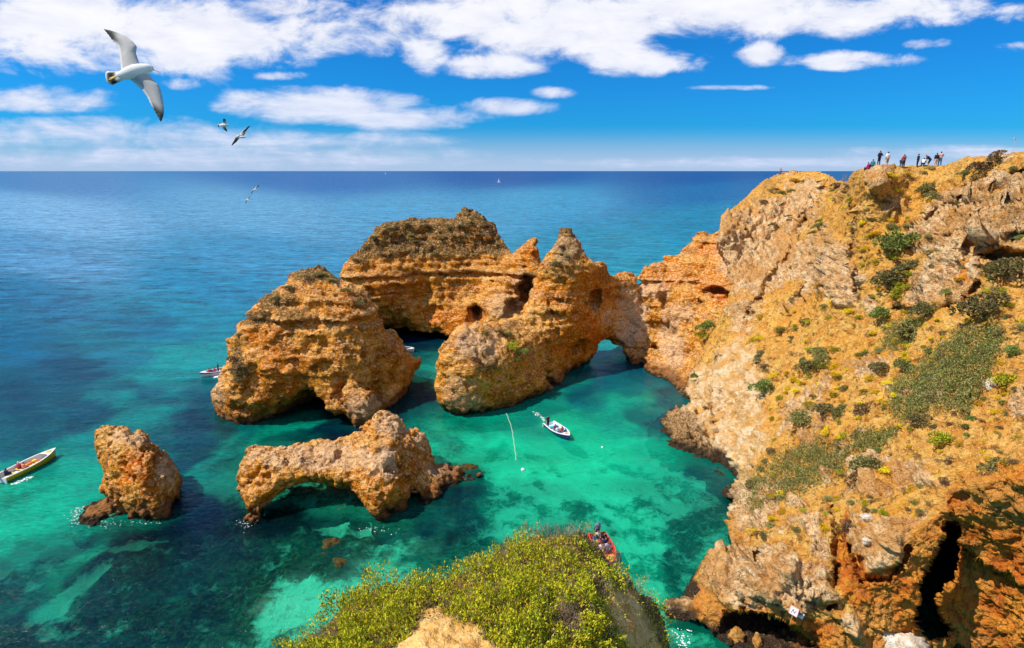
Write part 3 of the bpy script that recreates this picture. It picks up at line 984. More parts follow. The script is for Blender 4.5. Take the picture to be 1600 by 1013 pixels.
# -- the lone stack at the left
ol = [(120, 850), (114, 812), (119, 808), (132, 798), (144, 790), (158, 786), (174, 783), (168, 774), (160, 764), (168, 748), (168, 730), (158, 717), (152, 697), (153, 679), (160, 671), (168, 668), (177, 671), (186, 669), (195, 673), (203, 684), (212, 683), (218, 677), (226, 683), (230, 694), (240, 699), (246, 708), (258, 714), (267, 724),
      (279, 751), (276, 770), (279, 792), (275, 860), (200, 870)]
ct = [('f', 122, 822), ('f', 155, 820), ('f', 177, 808), ('f', 204, 808), ('f', 229, 813), ('f', 262, 807), ('f', 277, 795), (165, 690, 58.5), (190, 700, 57), (170, 745, 56.5), (215, 740, 55.0), (260, 730, 57.5), (225, 690, 58.5), (215, 780, 54.3), (270, 775, 56.3), (145, 795, 55.5)]
me = volume_rock('sea_stack', ol, ct, 6.5, 0.15, knob=0.9, hmax=0.4, kb=0.3, led=0.25, notch=0.4, stains=[(212, 735, 26, 30, .95), (170, 715, 10, 22, .5), (232, 765, 18, 16, .6), (200, 720, 18, 20, .5)], pales=[(195, 685, 35, 14, .5), (260, 735, 16, 22, .5)],
                 mantle_z=30, fine=0.18, rnd=0.6, wl=2.8, wlk=1.2)
stack('sea_stack', 'lone leaning ochre sea stack with an orange face, nearest the yellow boat', 'rock', me)

# -- the headland behind the arch, part of the mainland cliff
ol = [(950, 478), (957, 440), (968, 433), (985, 432), (997, 444), (1006, 430), (1015, 414), (1037, 407), (1062, 402), (1079, 384), (1092, 366), (1102, 363), (1111, 372), (1125, 368), (1150, 360), (1190, 420),
      (1180, 520), (1140, 600), (1100, 680), (1060, 700), (1010, 680), (985, 650), (977, 600), (977, 565), (976, 540), (962, 531), (945, 531), (947, 500)]
ct = [('f', 985, 571), ('f', 1001, 574), ('f', 1015, 585), ('f', 1051, 606), ('f', 1069, 623), (955, 450, 112), (960, 520, 109.5), (985, 436, 113.5), (1002, 446, 114), (980, 500, 110), (1020, 418, 118), (1060, 406, 121), (1100, 368, 124),
      (1124, 375, 122), (1050, 440, 115), (1060, 425, 117.5), (1100, 415, 117), (1120, 455, 108), (1040, 490, 109), (1018, 520, 108.5), (1060, 540, 104), (1075, 500, 106), (1000, 480, 111.5), (1035, 455, 113), (1100, 500, 102),
      (1140, 480, 99), (1110, 560, 94), (1085, 590, 93), (1150, 400, 113), (1080, 460, 111)]
me = volume_rock('headland', ol, ct, 20, 0.27, knob=0.9, led=0.35, fine=0.25,
                 carves=[(at(1122, 458, 107.5), (3.4, 6, 2.0)), (at(1045, 474, 110), (1.7, 3.5, 2.1)), (at(1085, 470, 107.5), (3.0, 3.0, 0.9)), (at(1072, 535, 101.5), (1.0, 2.5, 3.0)), (at(1025, 545, 106.5), (.7, 1.6, 4)), (at(1110, 430, 112.5), (4.5, 2.6, .5)),
                         (at(1002, 492, 110), (.35, 1, 1.2))],
                 stains=[(1050, 425, 50, 24, .6), (1110, 392, 24, 12, .7), (1110, 440, 40, 18, .6), (1125, 462, 18, 14, .9), (1160, 470, 30, 30, .4)],
                 pales=[(985, 500, 30, 44, .9), (1050, 540, 22, 50, .6), (1010, 455, 40, 14, .6), (1060, 490, 30, 20, .5), (1140, 400, 24, 40, .6)], mantle_z=40, wl=5, wlk=2.0)
tag(link('headland', me), kind='structure')


# ------------------------------------------------------------------ the mainland cliff
def band_mask(gx, gy, poly, soft):
    return sstep(-poly_sd(gx, gy, poly), -soft, soft)


def line_d(gx, gy, pts):
    d = np.full(gx.shape, 1e9)
    for (xa, ya), (xb, yb) in zip(pts[:-1], pts[1:]):
        ex, ey = xb - xa, yb - ya
        h = np.clip(((gx - xa) * ex + (gy - ya) * ey) / (ex * ex + ey * ey), 0, 1)
        d = np.minimum(d, np.hypot(gx - xa - ex * h, gy - ya - ey * h))
    return d


CLIFF_OUT = [(1120, 378), (1124, 360), (1127, 338), (1150, 322), (1169, 303), (1195, 281), (1214, 273), (1255, 268), (1280, 268), (1296, 274), (1308, 282), (1326, 284), (1334, 268), (1353, 261), (1384, 258),
             (1416, 258), (1447, 258), (1479, 257), (1511, 244), (1542, 246), (1558, 241), (1600, 238), (1670, 232), (1830, 222), (1830, 1090), (1036, 1090), (1040, 1000), (1043, 970), (1052, 940), (1075, 910), (1090, 880), (1105, 861), (1120, 848),
             (1141, 846), (1140, 800), (1148, 780), (1120, 775), (1085, 755), (1035, 730), (1008, 700), (1015, 665), (1045, 640), (1062, 615), (1075, 595), (1090, 560), (1110, 522), (1135, 485), (1142, 445), (1132, 410)]
CLIFF_CT = [('t', 1124, 358, 112), ('t', 1128, 338, 118), ('t', 1150, 322, 126), ('t', 1195, 281, 140), ('t', 1214, 272, 145), ('t', 1255, 268, 142), ('t', 1285, 268, 136), ('t', 1308, 281, 112), ('t', 1326, 284, 86), ('t', 1340, 266, 78),
            ('t', 1353, 261, 74), ('t', 1400, 257, 72), ('t', 1470, 256, 71), ('t', 1511, 244, 66), ('t', 1560, 240, 63), ('t', 1610, 237, 60), ('t', 1670, 232, 57), ('t', 1820, 222, 51), ('t', 1820, 500, 41), ('t', 1820, 735, 32), ('t', 1820, 1000, 31.5),
            ('t', 1160, 360, 117), ('t', 1200, 330, 126), ('t', 1240, 330, 124), ('t', 1270, 300, 128), ('t', 1200, 400, 107), ('t', 1130, 420, 108), ('t', 1145, 470, 100), ('t', 1240, 380, 106), ('t', 1290, 320, 104),
            ('t', 1280, 380, 92), ('t', 1240, 450, 88), ('t', 1180, 470, 95), ('t', 1160, 520, 91), ('t', 1120, 540, 93), ('t', 1100, 580, 91), ('t', 1200, 540, 81), ('t', 1300, 450, 74.5), ('t', 1350, 330, 73.8), ('t', 1330, 400, 74.0),
            ('t', 1400, 300, 72), ('t', 1400, 350, 70), ('t', 1400, 450, 65), ('t', 1360, 480, 68), ('t', 1470, 330, 66), ('t', 1500, 380, 60), ('t', 1470, 440, 60), ('t', 1500, 500, 54), ('t', 1400, 560, 59), ('t', 1300, 560, 68),
            ('t', 1590, 300, 59), ('t', 1590, 370, 55), ('t', 1590, 430, 53), ('t', 1590, 500, 49), ('t', 1590, 650, 43), ('t', 1500, 650, 47), ('t', 1400, 660, 52), ('t', 1300, 650, 60), ('t', 1250, 600, 69), ('t', 1200, 620, 73),
            ('f', 1069, 623, 0), ('f', 1046, 690, 0), ('f', 1095, 716, 0), ('f', 1129, 727, 0), ('f', 1149, 750, 0), ('t', 1035, 730, 77.2), ('t', 1090, 755, 74), ('t', 1060, 655, 82), ('t', 1085, 620, 86), ('t', 1100, 660, 79.5), ('t', 1120, 690, 76.5),
            ('t', 1140, 640, 79), ('t', 1150, 700, 71.5), ('t', 1185, 690, 67), ('t', 1175, 745, 63), ('t', 1150, 780, 60.5), ('t', 1150, 840, 54.5), ('t', 1240, 710, 60), ('t', 1220, 780, 54), ('t', 1300, 720, 55), ('t', 1300, 780, 49.5),
            ('t', 1125, 850, 51.5), ('t', 1200, 850, 48), ('t', 1075, 912, 49.5), ('t', 1052, 945, 49), ('t', 1043, 972, 48.5), ('t', 1120, 930, 46.5), ('t', 1200, 920, 44.2), ('t', 1300, 850, 45), ('t', 1300, 930, 42.5), ('t', 1250, 970, 43.0),
            ('t', 1300, 1000, 42.2), ('t', 1400, 770, 45), ('t', 1400, 850, 41.5), ('t', 1400, 930, 41.3), ('t', 1400, 1010, 41.5), ('t', 1340, 1000, 41.5), ('t', 1480, 760, 41.5), ('t', 1540, 740, 39.2), ('t', 1600, 735, 37), ('t', 1670, 740, 35),
            ('t', 1480, 700, 45), ('t', 1590, 690, 41.0), ('t', 1540, 850, 40.3), ('t', 1600, 850, 37.4), ('t', 1660, 850, 35), ('t', 1540, 960, 40.2), ('t', 1600, 960, 37.8), ('t', 1660, 960, 35.6), ('t', 1500, 1030, 42), ('t', 1120, 1030, 46), ('t', 1250, 1050, 42.5), ('t', 1060, 1050, 48)]
OUTCROPS = [[(1120, 360), (1127, 335), (1150, 322), (1200, 318), (1235, 310), (1262, 285), (1285, 280), (1286, 310), (1262, 345), (1245, 372), (1255, 395), (1220, 405), (1185, 455), (1148, 470), (1130, 430)],
            [(1240, 395), (1265, 372), (1300, 365), (1325, 395), (1330, 440), (1300, 465), (1245, 440), (1215, 455), (1190, 480), (1165, 525), (1140, 520), (1150, 485), (1190, 445), (1215, 415)],
            [(1415, 345), (1470, 300), (1500, 300), (1530, 280), (1600, 262), (1830, 235), (1830, 378), (1600, 372), (1555, 368), (1520, 395), (1480, 410), (1430, 395), (1395, 350)],
            [(1405, 475), (1430, 425), (1470, 395), (1525, 405), (1535, 425), (1515, 462), (1480, 470), (1440, 488)], [(1362, 336), (1380, 312), (1415, 306), (1410, 326), (1385, 336)], [(1268, 440), (1300, 420), (1320, 440), (1310, 465), (1275, 465)],
            [(1040, 1000), (1045, 960), (1075, 905), (1120, 845), (1150, 838), (1200, 862), (1290, 880), (1300, 930), (1262, 950), (1210, 950), (1160, 945), (1110, 940), (1080, 985)], [(1335, 800), (1360, 815), (1440, 800), (1420, 860), (1370, 895), (1335, 880)],
            [(1340, 1000), (1300, 960), (1340, 950), (1370, 975), (1385, 1030), (1330, 1040)], [(1390, 715), (1450, 720), (1470, 770), (1400, 760)], [(1160, 750), (1235, 750), (1190, 830), (1145, 845), (1142, 800)]]
WALL = [(1062, 612), (1080, 575), (1125, 545), (1160, 520), (1185, 560), (1200, 620), (1195, 690), (1165, 740), (1150, 775), (1120, 730), (1105, 700), (1060, 650)]
REEFY = [(1005, 700), (1040, 650), (1075, 640), (1105, 690), (1150, 745), (1150, 790), (1030, 740)]
CAVE_R = [(1470, 792), (1480, 776), (1506, 763), (1530, 757), (1555, 752), (1600, 760), (1860, 768), (1860, 1100), (1420, 1100), (1428, 996), (1429, 944), (1439, 910), (1455, 870), (1472, 839)]
CREVICE = [(1478, 811), (1490, 815), (1499, 827), (1497, 850), (1495, 880), (1494, 910), (1465, 934), (1466, 950), (1474, 970), (1495, 985), (1470, 1000), (1428, 996), (1430, 944), (1440, 910), (1462, 860), (1472, 839)]
LOWER_R = [(1498, 845), (1525, 872), (1560, 884), (1600, 908), (1860, 935), (1860, 1100), (1440, 1100), (1480, 1000), (1466, 950), (1494, 910)]
MOUTH = [(1122, 1100), (1124, 985), (1126, 966), (1140, 958), (1165, 953), (1210, 961), (1240, 977), (1270, 996), (1290, 1030), (1300, 1100)]
MOUTH_L = [(1052, 1100), (1050, 992), (1062, 976), (1090, 970), (1108, 984), (1116, 1010), (1118, 1100)]
SLOT = [(1516, 400), (1540, 389), (1570, 384), (1600, 389), (1830, 400), (1830, 418), (1600, 412), (1550, 413)]
GULLY = [(1298, 278), (1288, 310), (1262, 342), (1252, 372)]
ORANGE = [(1330, 1100), (1345, 960), (1310, 900), (1300, 850), (1325, 800), (1350, 890), (1400, 880), (1430, 840), (1470, 770), (1510, 745), (1560, 735), (1860, 735), (1860, 1100)]
ORANGE2 = [(1070, 985), (1085, 915), (1110, 920), (1130, 950), (1200, 945), (1260, 960), (1330, 990), (1330, 1060), (1060, 1060)]
ORANGE3 = [(1490, 420), (1510, 412), (1510, 440), (1495, 445)]
HOLLOW = [(1515, 365), (1560, 360), (1830, 376), (1830, 425), (1540, 425), (1500, 410)]


def build_cliff():
    st = 1.55
    gx, gy = np.meshgrid(np.arange(1004, 1828, st), np.arange(228, 1088, st))
    sd_ = poly_sd(gx, gy, CLIFF_OUT)
    pts, val = ctrl_Y(CLIFF_CT)
    Yw = np.exp(RBF(pts, val, 4e-4)(gx, gy))
    ins = sd_ < 0.8
    tt = Yw / pix_dir(gx, gy)[1]
    P0 = np.stack([(gx - 800) / FPX * tt, Yw, CAM_H + pix_dir(gx, gy)[2] * tt], -1)
    wob = (fbm(P0.reshape(-1, 3), 5.0, 4, 0.6, 3.0).reshape(gx.shape))
    jit = wob * 14.0
    jx, jy = gx + jit, gy + np.roll(jit, 40, 1)

    def msk(poly, soft=6.0, a=jx, b=jy):
        return band_mask(a, b, poly, soft)
    rock = np.zeros(gx.shape)
    for pl in OUTCROPS:
        rock = np.maximum(rock, msk(pl, 11))
    sml = fbm(P0.reshape(-1, 3), 6.5, 3, 0.6, 77.0).reshape(gx.shape)
    rock = rock * (0.72 + 0.28 * sstep(sml, -0.35, 0.1))
    rock = np.maximum(rock, 0.75 * sstep(sml, 0.26, 0.50))
    wall = msk(WALL, 8)
    reefy = msk(REEFY, 8)
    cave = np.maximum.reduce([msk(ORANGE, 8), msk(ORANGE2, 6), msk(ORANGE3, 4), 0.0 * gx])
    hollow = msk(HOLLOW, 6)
    small = 0.35
    sx, sy = gx + jit * small, gy + np.roll(jit, 40, 1) * small
    dep = 0.4 * sstep(-poly_sd(sx, sy, CAVE_R), -1, 9) + 13.0 * sstep(-poly_sd(sx, sy, CREVICE), 0, 7) + 1.3 * sstep(-poly_sd(sx, sy, LOWER_R), 0, 8)
    dep += 7.5 * sstep(-poly_sd(sx, sy, MOUTH), 0, 10) + 6.0 * sstep(-poly_sd(sx, sy, MOUTH_L), 0, 8) + 3.2 * sstep(-poly_sd(sx, sy, SLOT), 0, 8)
    dep += 2.6 * sstep(9 - line_d(sx, sy, GULLY), 0, 8)
    for pl, dp, wd in [([(1262, 335), (1238, 395), (1203, 440), (1168, 500)], 2.4, 9), ([(1338, 330), (1334, 400), (1342, 455)], 1.8, 10), ([(1425, 352), (1480, 318), (1560, 300)], 1.3, 6), ([(1470, 375), (1530, 348), (1620, 322), (1800, 300)], 1.6, 7),
                       ([(1400, 478), (1440, 492), (1500, 472), (1530, 440)], 1.2, 6), ([(1302, 800), (1308, 880), (1300, 950)], 1.3, 9), ([(1182, 862), (1168, 910), (1160, 950)], 1.1, 6), ([(1330, 845), (1345, 905), (1390, 905), (1420, 860)], 1.0, 8),
                       ([(1225, 330), (1205, 372), (1160, 415)], 1.3, 6), ([(1290, 400), (1262, 440), (1240, 470)], 1.3, 6), ([(1500, 300), (1540, 275), (1610, 262)], 1.3, 6), ([(1122, 560), (1112, 620), (1120, 690)], 1.2, 8), ([(1090, 600), (1085, 640)], 1.0, 6)]:
        dep += dp * sstep(wd - line_d(sx, sy, pl), 0, wd * .8)
    dep += 1.2 * hollow
    # rounded at the silhouette so that the crest and edges turn away
    dm = np.clip(-sd_, 0, 60) * tt / FPX
    R = 2.2
    dep += 2.0 * (1 - np.sqrt(np.clip(1 - (1 - np.clip(dm / R, 0, 1)) ** 2, 0, 1)))
    Y2 = Yw + dep
    t2 = Y2 / pix_dir(gx, gy)[1]
    floor = (CAM_H - 0.5) / np.maximum(-pix_dir(gx, gy)[2], 1e-3)
    inm = poly_sd(sx, sy, MOUTH) < 2
    t2 = np.where(inm, np.minimum(t2, np.maximum(floor, tt)), t2)
    Y2 = t2 * pix_dir(gx, gy)[1]
    P = np.stack([(gx - 800) / FPX * t2, Y2, CAM_H + pix_dir(gx, gy)[2] * t2], -1)
    # normals of the smooth relief
    du = np.gradient(P, axis=1)
    dv = np.gradient(P, axis=0)
    N = np.cross(du, dv)
    N /= np.linalg.norm(N, axis=2, keepdims=True) + 1e-9
    N[np.sum(N * (P - np.array([0, 0, CAM_H])), 2) > 0] *= -1
    # soften the direction so that steps do not spike
    q = P.reshape(-1, 3)
    dirx = np.array([0.70, 0.25, 0.66])
    dirx /= np.linalg.norm(dirx)
    al = q @ dirx
    qs = q - np.outer(al * 0.72, dirx)              # stretched along the dipping beds
    rk = np.clip(np.maximum.reduce([rock, wall * 0.55, reefy, cave * 0.8]).ravel(), 0, 1)
    soil = 0.62 * fbm(qs, 3.8, 4, 0.6, 6.0) + 0.26 * billow(q, 1.0, 3, 0.65, 3.0)
    jn = q[:, 0] * 0.5 - q[:, 1] * 0.6 + q[:, 2] * 0.62 + 1.1 * fbm(q, 5.0, 2, 0.5, 51.0)
    jm = q @ dirx + 1.2 * fbm(q, 5.0, 2, 0.5, 71.0)
    hard = 1.25 * fbm(qs, 4.6, 4, 0.58, 1.0) + 0.80 * billow(q, 1.9, 4, 0.62, 5.0) + 0.15 * billow(q, 0.5, 2, 0.6, 8.0)
    hard += 0.75 * strata(jn * 0.7) + 0.36 * strata(jm * 0.9 + 30)
    soil += 0.42 * strata(jn * 0.7 + 11) * sstep(fbm(q, 8.0, 2, 0.5, 91.0), -0.25, 0.35)
    cav = 0.42 * fbm(q, 3.0, 4, 0.55, 15.0) + 0.25 * billow(q, 0.9, 3, 0.55, 25.0)
    cvm = cave.ravel()
    qf = q + 0.4 * np.stack([fbm(q, 1.8, 2, 0.5, k) for k in (3.0, 13.0, 23.0)], 1)
    fc = facets(qf, 2.0, 5)
    fc2 = facets(qf, 0.85, 9)
    hard += 0.55 * fc + 0.26 * fc2
    soil += 0.16 * fc2 + 0.12 * fc
    cav += 0.24 * fc + 0.16 * fc2
    hard = hard * (1 - cvm) + cav * cvm
    hard = np.where(reefy.ravel() > 0.5, 0.6 * fbm(q, 2.5, 3, 0.6, 1.0) + 0.8 * billow(q, 1.1, 2, 0.6, 5.0), hard)
    amp = soil * (1 - rk) + 1.15 * hard * rk + 0.35 * rk * (1 - cvm)
    fade = sstep(-sd_.ravel(), -1, 5) * (0.25 + 0.75 * np.maximum(sstep(-sd_.ravel(), 0, 55), sstep(gy.ravel(), 300, 360)))
    q2 = q + N.reshape(-1, 3) * (amp * (0.35 + 0.65 * fade))[:, None]
    P2 = q2.reshape(P.shape)
    # keep the ids of the cells inside the outline, then close them with a skirt going back
    nr, nc = gx.shape
    idx = -np.ones(gx.shape, int)
    cell = ins[:-1, :-1] & ins[1:, :-1] & ins[:-1, 1:] & ins[1:, 1:]
    used = np.zeros(gx.shape, bool)
    used[:-1, :-1] |= cell
    used[1:, :-1] |= cell
    used[:-1, 1:] |= cell
    used[1:, 1:] |= cell
    idx[used] = np.arange(used.sum())
    r, c = np.nonzero(cell)
    F = np.stack([idx[r, c], idx[r + 1, c], idx[r + 1, c + 1], idx[r, c + 1]], 1)
    V = P2[used]
    base = P[used]
    ed = np.concatenate([F[:, [0, 1]], F[:, [1, 2]], F[:, [2, 3]], F[:, [3, 0]]])
    key = {}
    codes = ed[:, 0].astype(np.int64) * 10000000 + ed[:, 1]
    rev = ed[:, 1].astype(np.int64) * 10000000 + ed[:, 0]
    bnd = ed[~np.isin(codes, rev)]
    bv = np.unique(bnd)
    pos = {v: i for i, v in enumerate(bv)}
    skV = [V]
    skF = [F]
    prev = {v: v for v in bv}
    for k, (back, drop) in enumerate([(2.5, 0.25), (8.0, 2.0), (16.0, 8.0)]):
        off = len(np.concatenate(skV))
        D = V[bv].copy()
        ray = V[bv] - np.array([0, 0, CAM_H])
        ray /= ray[:, 1:2]
        D += ray * back
        D[:, 2] -= drop
        D[:, 2] += 0.15 * fbm(D, 2.5, 3)
        skV.append(D)
        cur = {v: off + i for i, v in enumerate(bv)}
        skF.append(np.array([[prev[b], prev[a], cur[a], cur[b]] for a, b in bnd]))
        prev = cur
    V3 = np.concatenate(skV)
    F3 = np.concatenate(skF)
    me = new_mesh('cliff', V3, F3, [cliff_material()])
    nb = len(V3) - len(V)
    ext = np.concatenate([np.arange(len(V))] + [bv] * 3)
    m1 = np.stack([rock[used], wall[used], cave[used]], 1)[ext]
    m2 = np.stack([reefy[used], hollow[used], sml[used] * 0.5 + 0.5], 1)[ext]
    set_col(me, 'mask', m1)
    set_col(me, 'mask2', m2)
    tag(link('cliff', me), kind='structure')
    Nf = np.cross(np.gradient(P2, axis=1), np.gradient(P2, axis=0))
    Nf /= np.linalg.norm(Nf, axis=2, keepdims=True) + 1e-9
    return dict(P=P2, N=N, x0=1004, y0=228, st=st, rock=rock, ins=sd_ < -3)


def cliff_material():
    m, t = base_mat('cliff_earth_and_rock')
    g = t.node('ShaderNodeNewGeometry')
    P = g.outputs['Position']
    N = t.node('ShaderNodeSeparateXYZ')
    t.link(g.outputs['Normal'], N.inputs[0])
    p = t.node('ShaderNodeSeparateXYZ')
    t.link(P, p.inputs[0])
    a1 = t.node('ShaderNodeSeparateColor')
    t.link(t.node('ShaderNodeAttribute', attribute_name='mask').outputs['Color'], a1.inputs[0])
    a2 = t.node('ShaderNodeSeparateColor')
    t.link(t.node('ShaderNodeAttribute', attribute_name='mask2').outputs['Color'], a2.inputs[0])
    rock, wall, cave = a1.outputs
    reefy, hollow, patch = a2.outputs
    big = t.noise(P, 0.16, 4.0, 0.6, 0.3)
    mid = t.noise(P, 0.75, 5.0, 0.62, 0.3)
    fine = t.noise(P, 3.2, 5.0, 0.68)
    grit = t.noise(P, 9.0, 3.0, 0.6)
    # dry soil with gold and brown scrub
    c = t.mix(t.ss(mid, 0.36, 0.62), (0.58, 0.25, 0.035), (0.78, 0.46, 0.12))
    c = t.mix(t.math('MULTIPLY', t.ss(big, 0.44, 0.62), 0.6), c, (0.68, 0.28, 0.020))
    c = t.mix(t.math('MULTIPLY', t.ss(fine, 0.54, 0.68), 0.8), c, (0.88, 0.58, 0.19))
    c = t.mix(t.math('MULTIPLY', t.ss(fine, 0.45, 0.32), 0.75), c, (0.20, 0.085, 0.018))
    tuft = t.math('MULTIPLY', t.ss(t.noise(P, 1.5, 4.0, 0.7), 0.55, 0.63), t.ss(mid, 0.40, 0.55))
    c = t.mix(t.math('MULTIPLY', tuft, 0.7), c, (0.62, 0.36, 0.010))
    shr = t.ss(t.noise(t.mapping(P, (1, 1, 1), (0, 0, 0), (31, 7, 3)), 1.1, 5.0, 0.72), 0.54, 0.62)
    c = t.mix(t.math('MULTIPLY', shr, 0.8), c, (0.12, 0.07, 0.02))
    drk = t.math('MULTIPLY', t.ss(t.noise(P, 2.1, 5.0, 0.75), 0.56, 0.64), t.ss(big, 0.62, 0.40))
    c = t.mix(t.math('MULTIPLY', drk, 0.7), c, (0.13, 0.06, 0.02))
    # bare pale rock, pitted
    rk = t.mix(t.ss(mid, 0.34, 0.64), (0.54, 0.26, 0.07), (0.84, 0.60, 0.33))
    rk = t.mix(t.math('MULTIPLY', t.ss(fine, 0.50, 0.66), 0.7), rk, (0.86, 0.70, 0.50))
    rk = t.mix(t.math('MULTIPLY', t.ss(fine, 0.46, 0.33), 0.85), rk, (0.15, 0.085, 0.045))
    rk = t.mix(t.math('MULTIPLY', t.ss(big, 0.44, 0.60), 0.65), rk, (0.58, 0.27, 0.055))
    rk = t.mix(t.math('MULTIPLY', t.ss(t.noise(P, 1.7, 6.0, 0.75), 0.54, 0.63), 0.65), rk, (0.11, 0.065, 0.04))
    rr = t.math('ADD', rock, t.math('MULTIPLY', t.math('SUBTRACT', fine, 0.5), 1.1))
    rr = t.math('ADD', rr, t.math('MULTIPLY', t.math('SUBTRACT', mid, 0.5), 1.3))
    c = t.mix(t.math('MULTIPLY', t.ss(rr, 0.28, 0.70), 0.95), c, rk)
    # fresh sandy wall above the cove
    strk = t.noise(t.mapping(P, (0.8, 0.8, 0.5), (0, 0.5, 0.3)), 0.7, 6.0, 0.65, 0.6)
    wl = t.mix(t.ss(strk, 0.38, 0.62), (0.66, 0.36, 0.10), (0.84, 0.66, 0.42))
    wl = t.mix(t.math('MULTIPLY', t.ss(fine, 0.46, 0.34), 0.55), wl, (0.34, 0.17, 0.06))
    c = t.mix(t.math('MULTIPLY', wall, 0.9), c, wl)
    # burnt orange of the caves
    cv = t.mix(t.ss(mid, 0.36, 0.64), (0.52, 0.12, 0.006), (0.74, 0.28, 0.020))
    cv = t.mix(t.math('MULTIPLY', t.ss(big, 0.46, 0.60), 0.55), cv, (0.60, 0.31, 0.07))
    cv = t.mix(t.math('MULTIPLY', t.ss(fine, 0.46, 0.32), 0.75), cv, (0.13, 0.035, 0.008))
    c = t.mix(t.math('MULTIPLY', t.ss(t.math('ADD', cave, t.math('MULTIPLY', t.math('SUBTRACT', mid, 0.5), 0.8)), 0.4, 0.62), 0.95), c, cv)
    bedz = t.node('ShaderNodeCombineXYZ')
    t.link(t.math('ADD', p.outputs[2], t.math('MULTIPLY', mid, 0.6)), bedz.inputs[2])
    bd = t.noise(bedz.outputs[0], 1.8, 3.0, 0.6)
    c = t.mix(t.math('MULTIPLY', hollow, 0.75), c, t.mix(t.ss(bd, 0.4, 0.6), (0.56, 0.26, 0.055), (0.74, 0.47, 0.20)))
    # tide-worn lump at the foot
    c = t.mix(t.math('MULTIPLY', reefy, 0.85), c, t.mix(t.ss(fine, 0.40, 0.60), (0.10, 0.05, 0.022), (0.50, 0.31, 0.15)))
    zt = t.math('ADD', p.outputs[2], t.math('MULTIPLY', t.math('SUBTRACT', mid, 0.5), 2.0))
    c = t.mix(t.ss(zt, 1.6, 0.5), c, (0.045, 0.028, 0.016))
    wv = t.vmath('ADD', P, t.vmath('SCALE', t.node_noise_col(P, 0.7), scale=3.4))
    crk = t.ss(t.voro(t.mapping(wv, (1, 1, 0.5)), 0.40, 'DISTANCE_TO_EDGE'), 0.03, 0.0)
    crk = t.math('MULTIPLY', crk, t.math('MULTIPLY', t.math('MAXIMUM', rock, cave), t.math('MULTIPLY', t.ss(mid, 0.46, 0.56), 0.6)))
    c = t.mix(t.math('MULTIPLY', crk, 0.7), c, (0.08, 0.035, 0.012))
    c = t.mix(t.math('MULTIPLY', t.ss(grit, 0.56, 0.72), 0.25), c, (0.85, 0.66, 0.42))
    c = t.mix(t.math('MULTIPLY', t.ss(grit, 0.44, 0.30), 0.30), c, (0.12, 0.06, 0.02))
    hs = t.node('ShaderNodeHueSaturation')
    t.link(c, hs.inputs['Color'])
    hs.inputs['Saturation'].default_value = 0.99
    c = hs.outputs[0]
    h = t.math('ADD', t.math('MULTIPLY', mid, 0.8), t.math('MULTIPLY', fine, 0.55))
    h = t.math('ADD', h, t.math('MULTIPLY', grit, 0.16))
    h = t.math('SUBTRACT', h, t.math('MULTIPLY', crk, 0.35))
    h = t.math('ADD', h, t.math('MULTIPLY', t.voro(P, 1.3, 'SMOOTH_F1'), -0.2))
    bp = t.node('ShaderNodeBump')
    bp.inputs['Strength'].default_value = 0.9
    bp.inputs['Distance'].default_value = 0.95
    t.link(h, bp.inputs['Height'])
    return finish(m, t, c, 0.92, bp.outputs[0], 0.12)


CL = build_cliff()


def on_cliff(px, py):
    i = int(round((py - CL['y0']) / CL['st']))
    j = int(round((px - CL['x0']) / CL['st']))
    i = min(max(i, 0), CL['P'].shape[0] - 1)
    j = min(max(j, 0), CL['P'].shape[1] - 1)
    return CL['P'][i, j], CL['N'][i, j], CL['rock'][i, j], bool(CL['ins'][i, j])


# ------------------------------------------------------------------ plants
def leaf_material(name, cols, rough=0.7, trans=0.25):
    m, t = base_mat(name)
    g = t.node('ShaderNodeNewGeometry')
    oi = t.node('ShaderNodeObjectInfo')
    r = t.node('ShaderNodeValToRGB')
    el = r.color_ramp.elements
    while len(el) < len(cols):
        el.new(0.5)
    for i, c in enumerate(cols):
        el[i].position = i / (len(cols) - 1)
        el[i].color = (*c, 1)
    t.link(g.outputs['Random Per Island'], r.inputs[0])
    hs = t.node('ShaderNodeHueSaturation')
    t.link(r.outputs[0], hs.inputs['Color'])
    t.link(t.math('ADD', 0.475, t.math('MULTIPLY', oi.outputs['Random'], 0.05)), hs.inputs['Hue'])
    t.link(t.math('ADD', 0.75, t.math('MULTIPLY', oi.outputs['Random'], 0.5)), hs.inputs['Value'])
    b = t.node('ShaderNodeBsdfPrincipled')
    t.link(hs.outputs[0], b.inputs['Base Color'])
    b.inputs['Roughness'].default_value = rough
    b.inputs['Specular IOR Level'].default_value = 0.2
    tl = t.node('ShaderNodeBsdfTranslucent')
    t.link(hs.outputs[0], tl.inputs[0])
    mx = t.node('ShaderNodeMixShader')
    mx.inputs[0].default_value = trans
    t.link(b.outputs[0], mx.inputs[1])
    t.link(tl.outputs[0], mx.inputs[2])
    o = t.node('ShaderNodeOutputMaterial')
    t.link(mx.outputs[0], o.inputs[0])
    return m


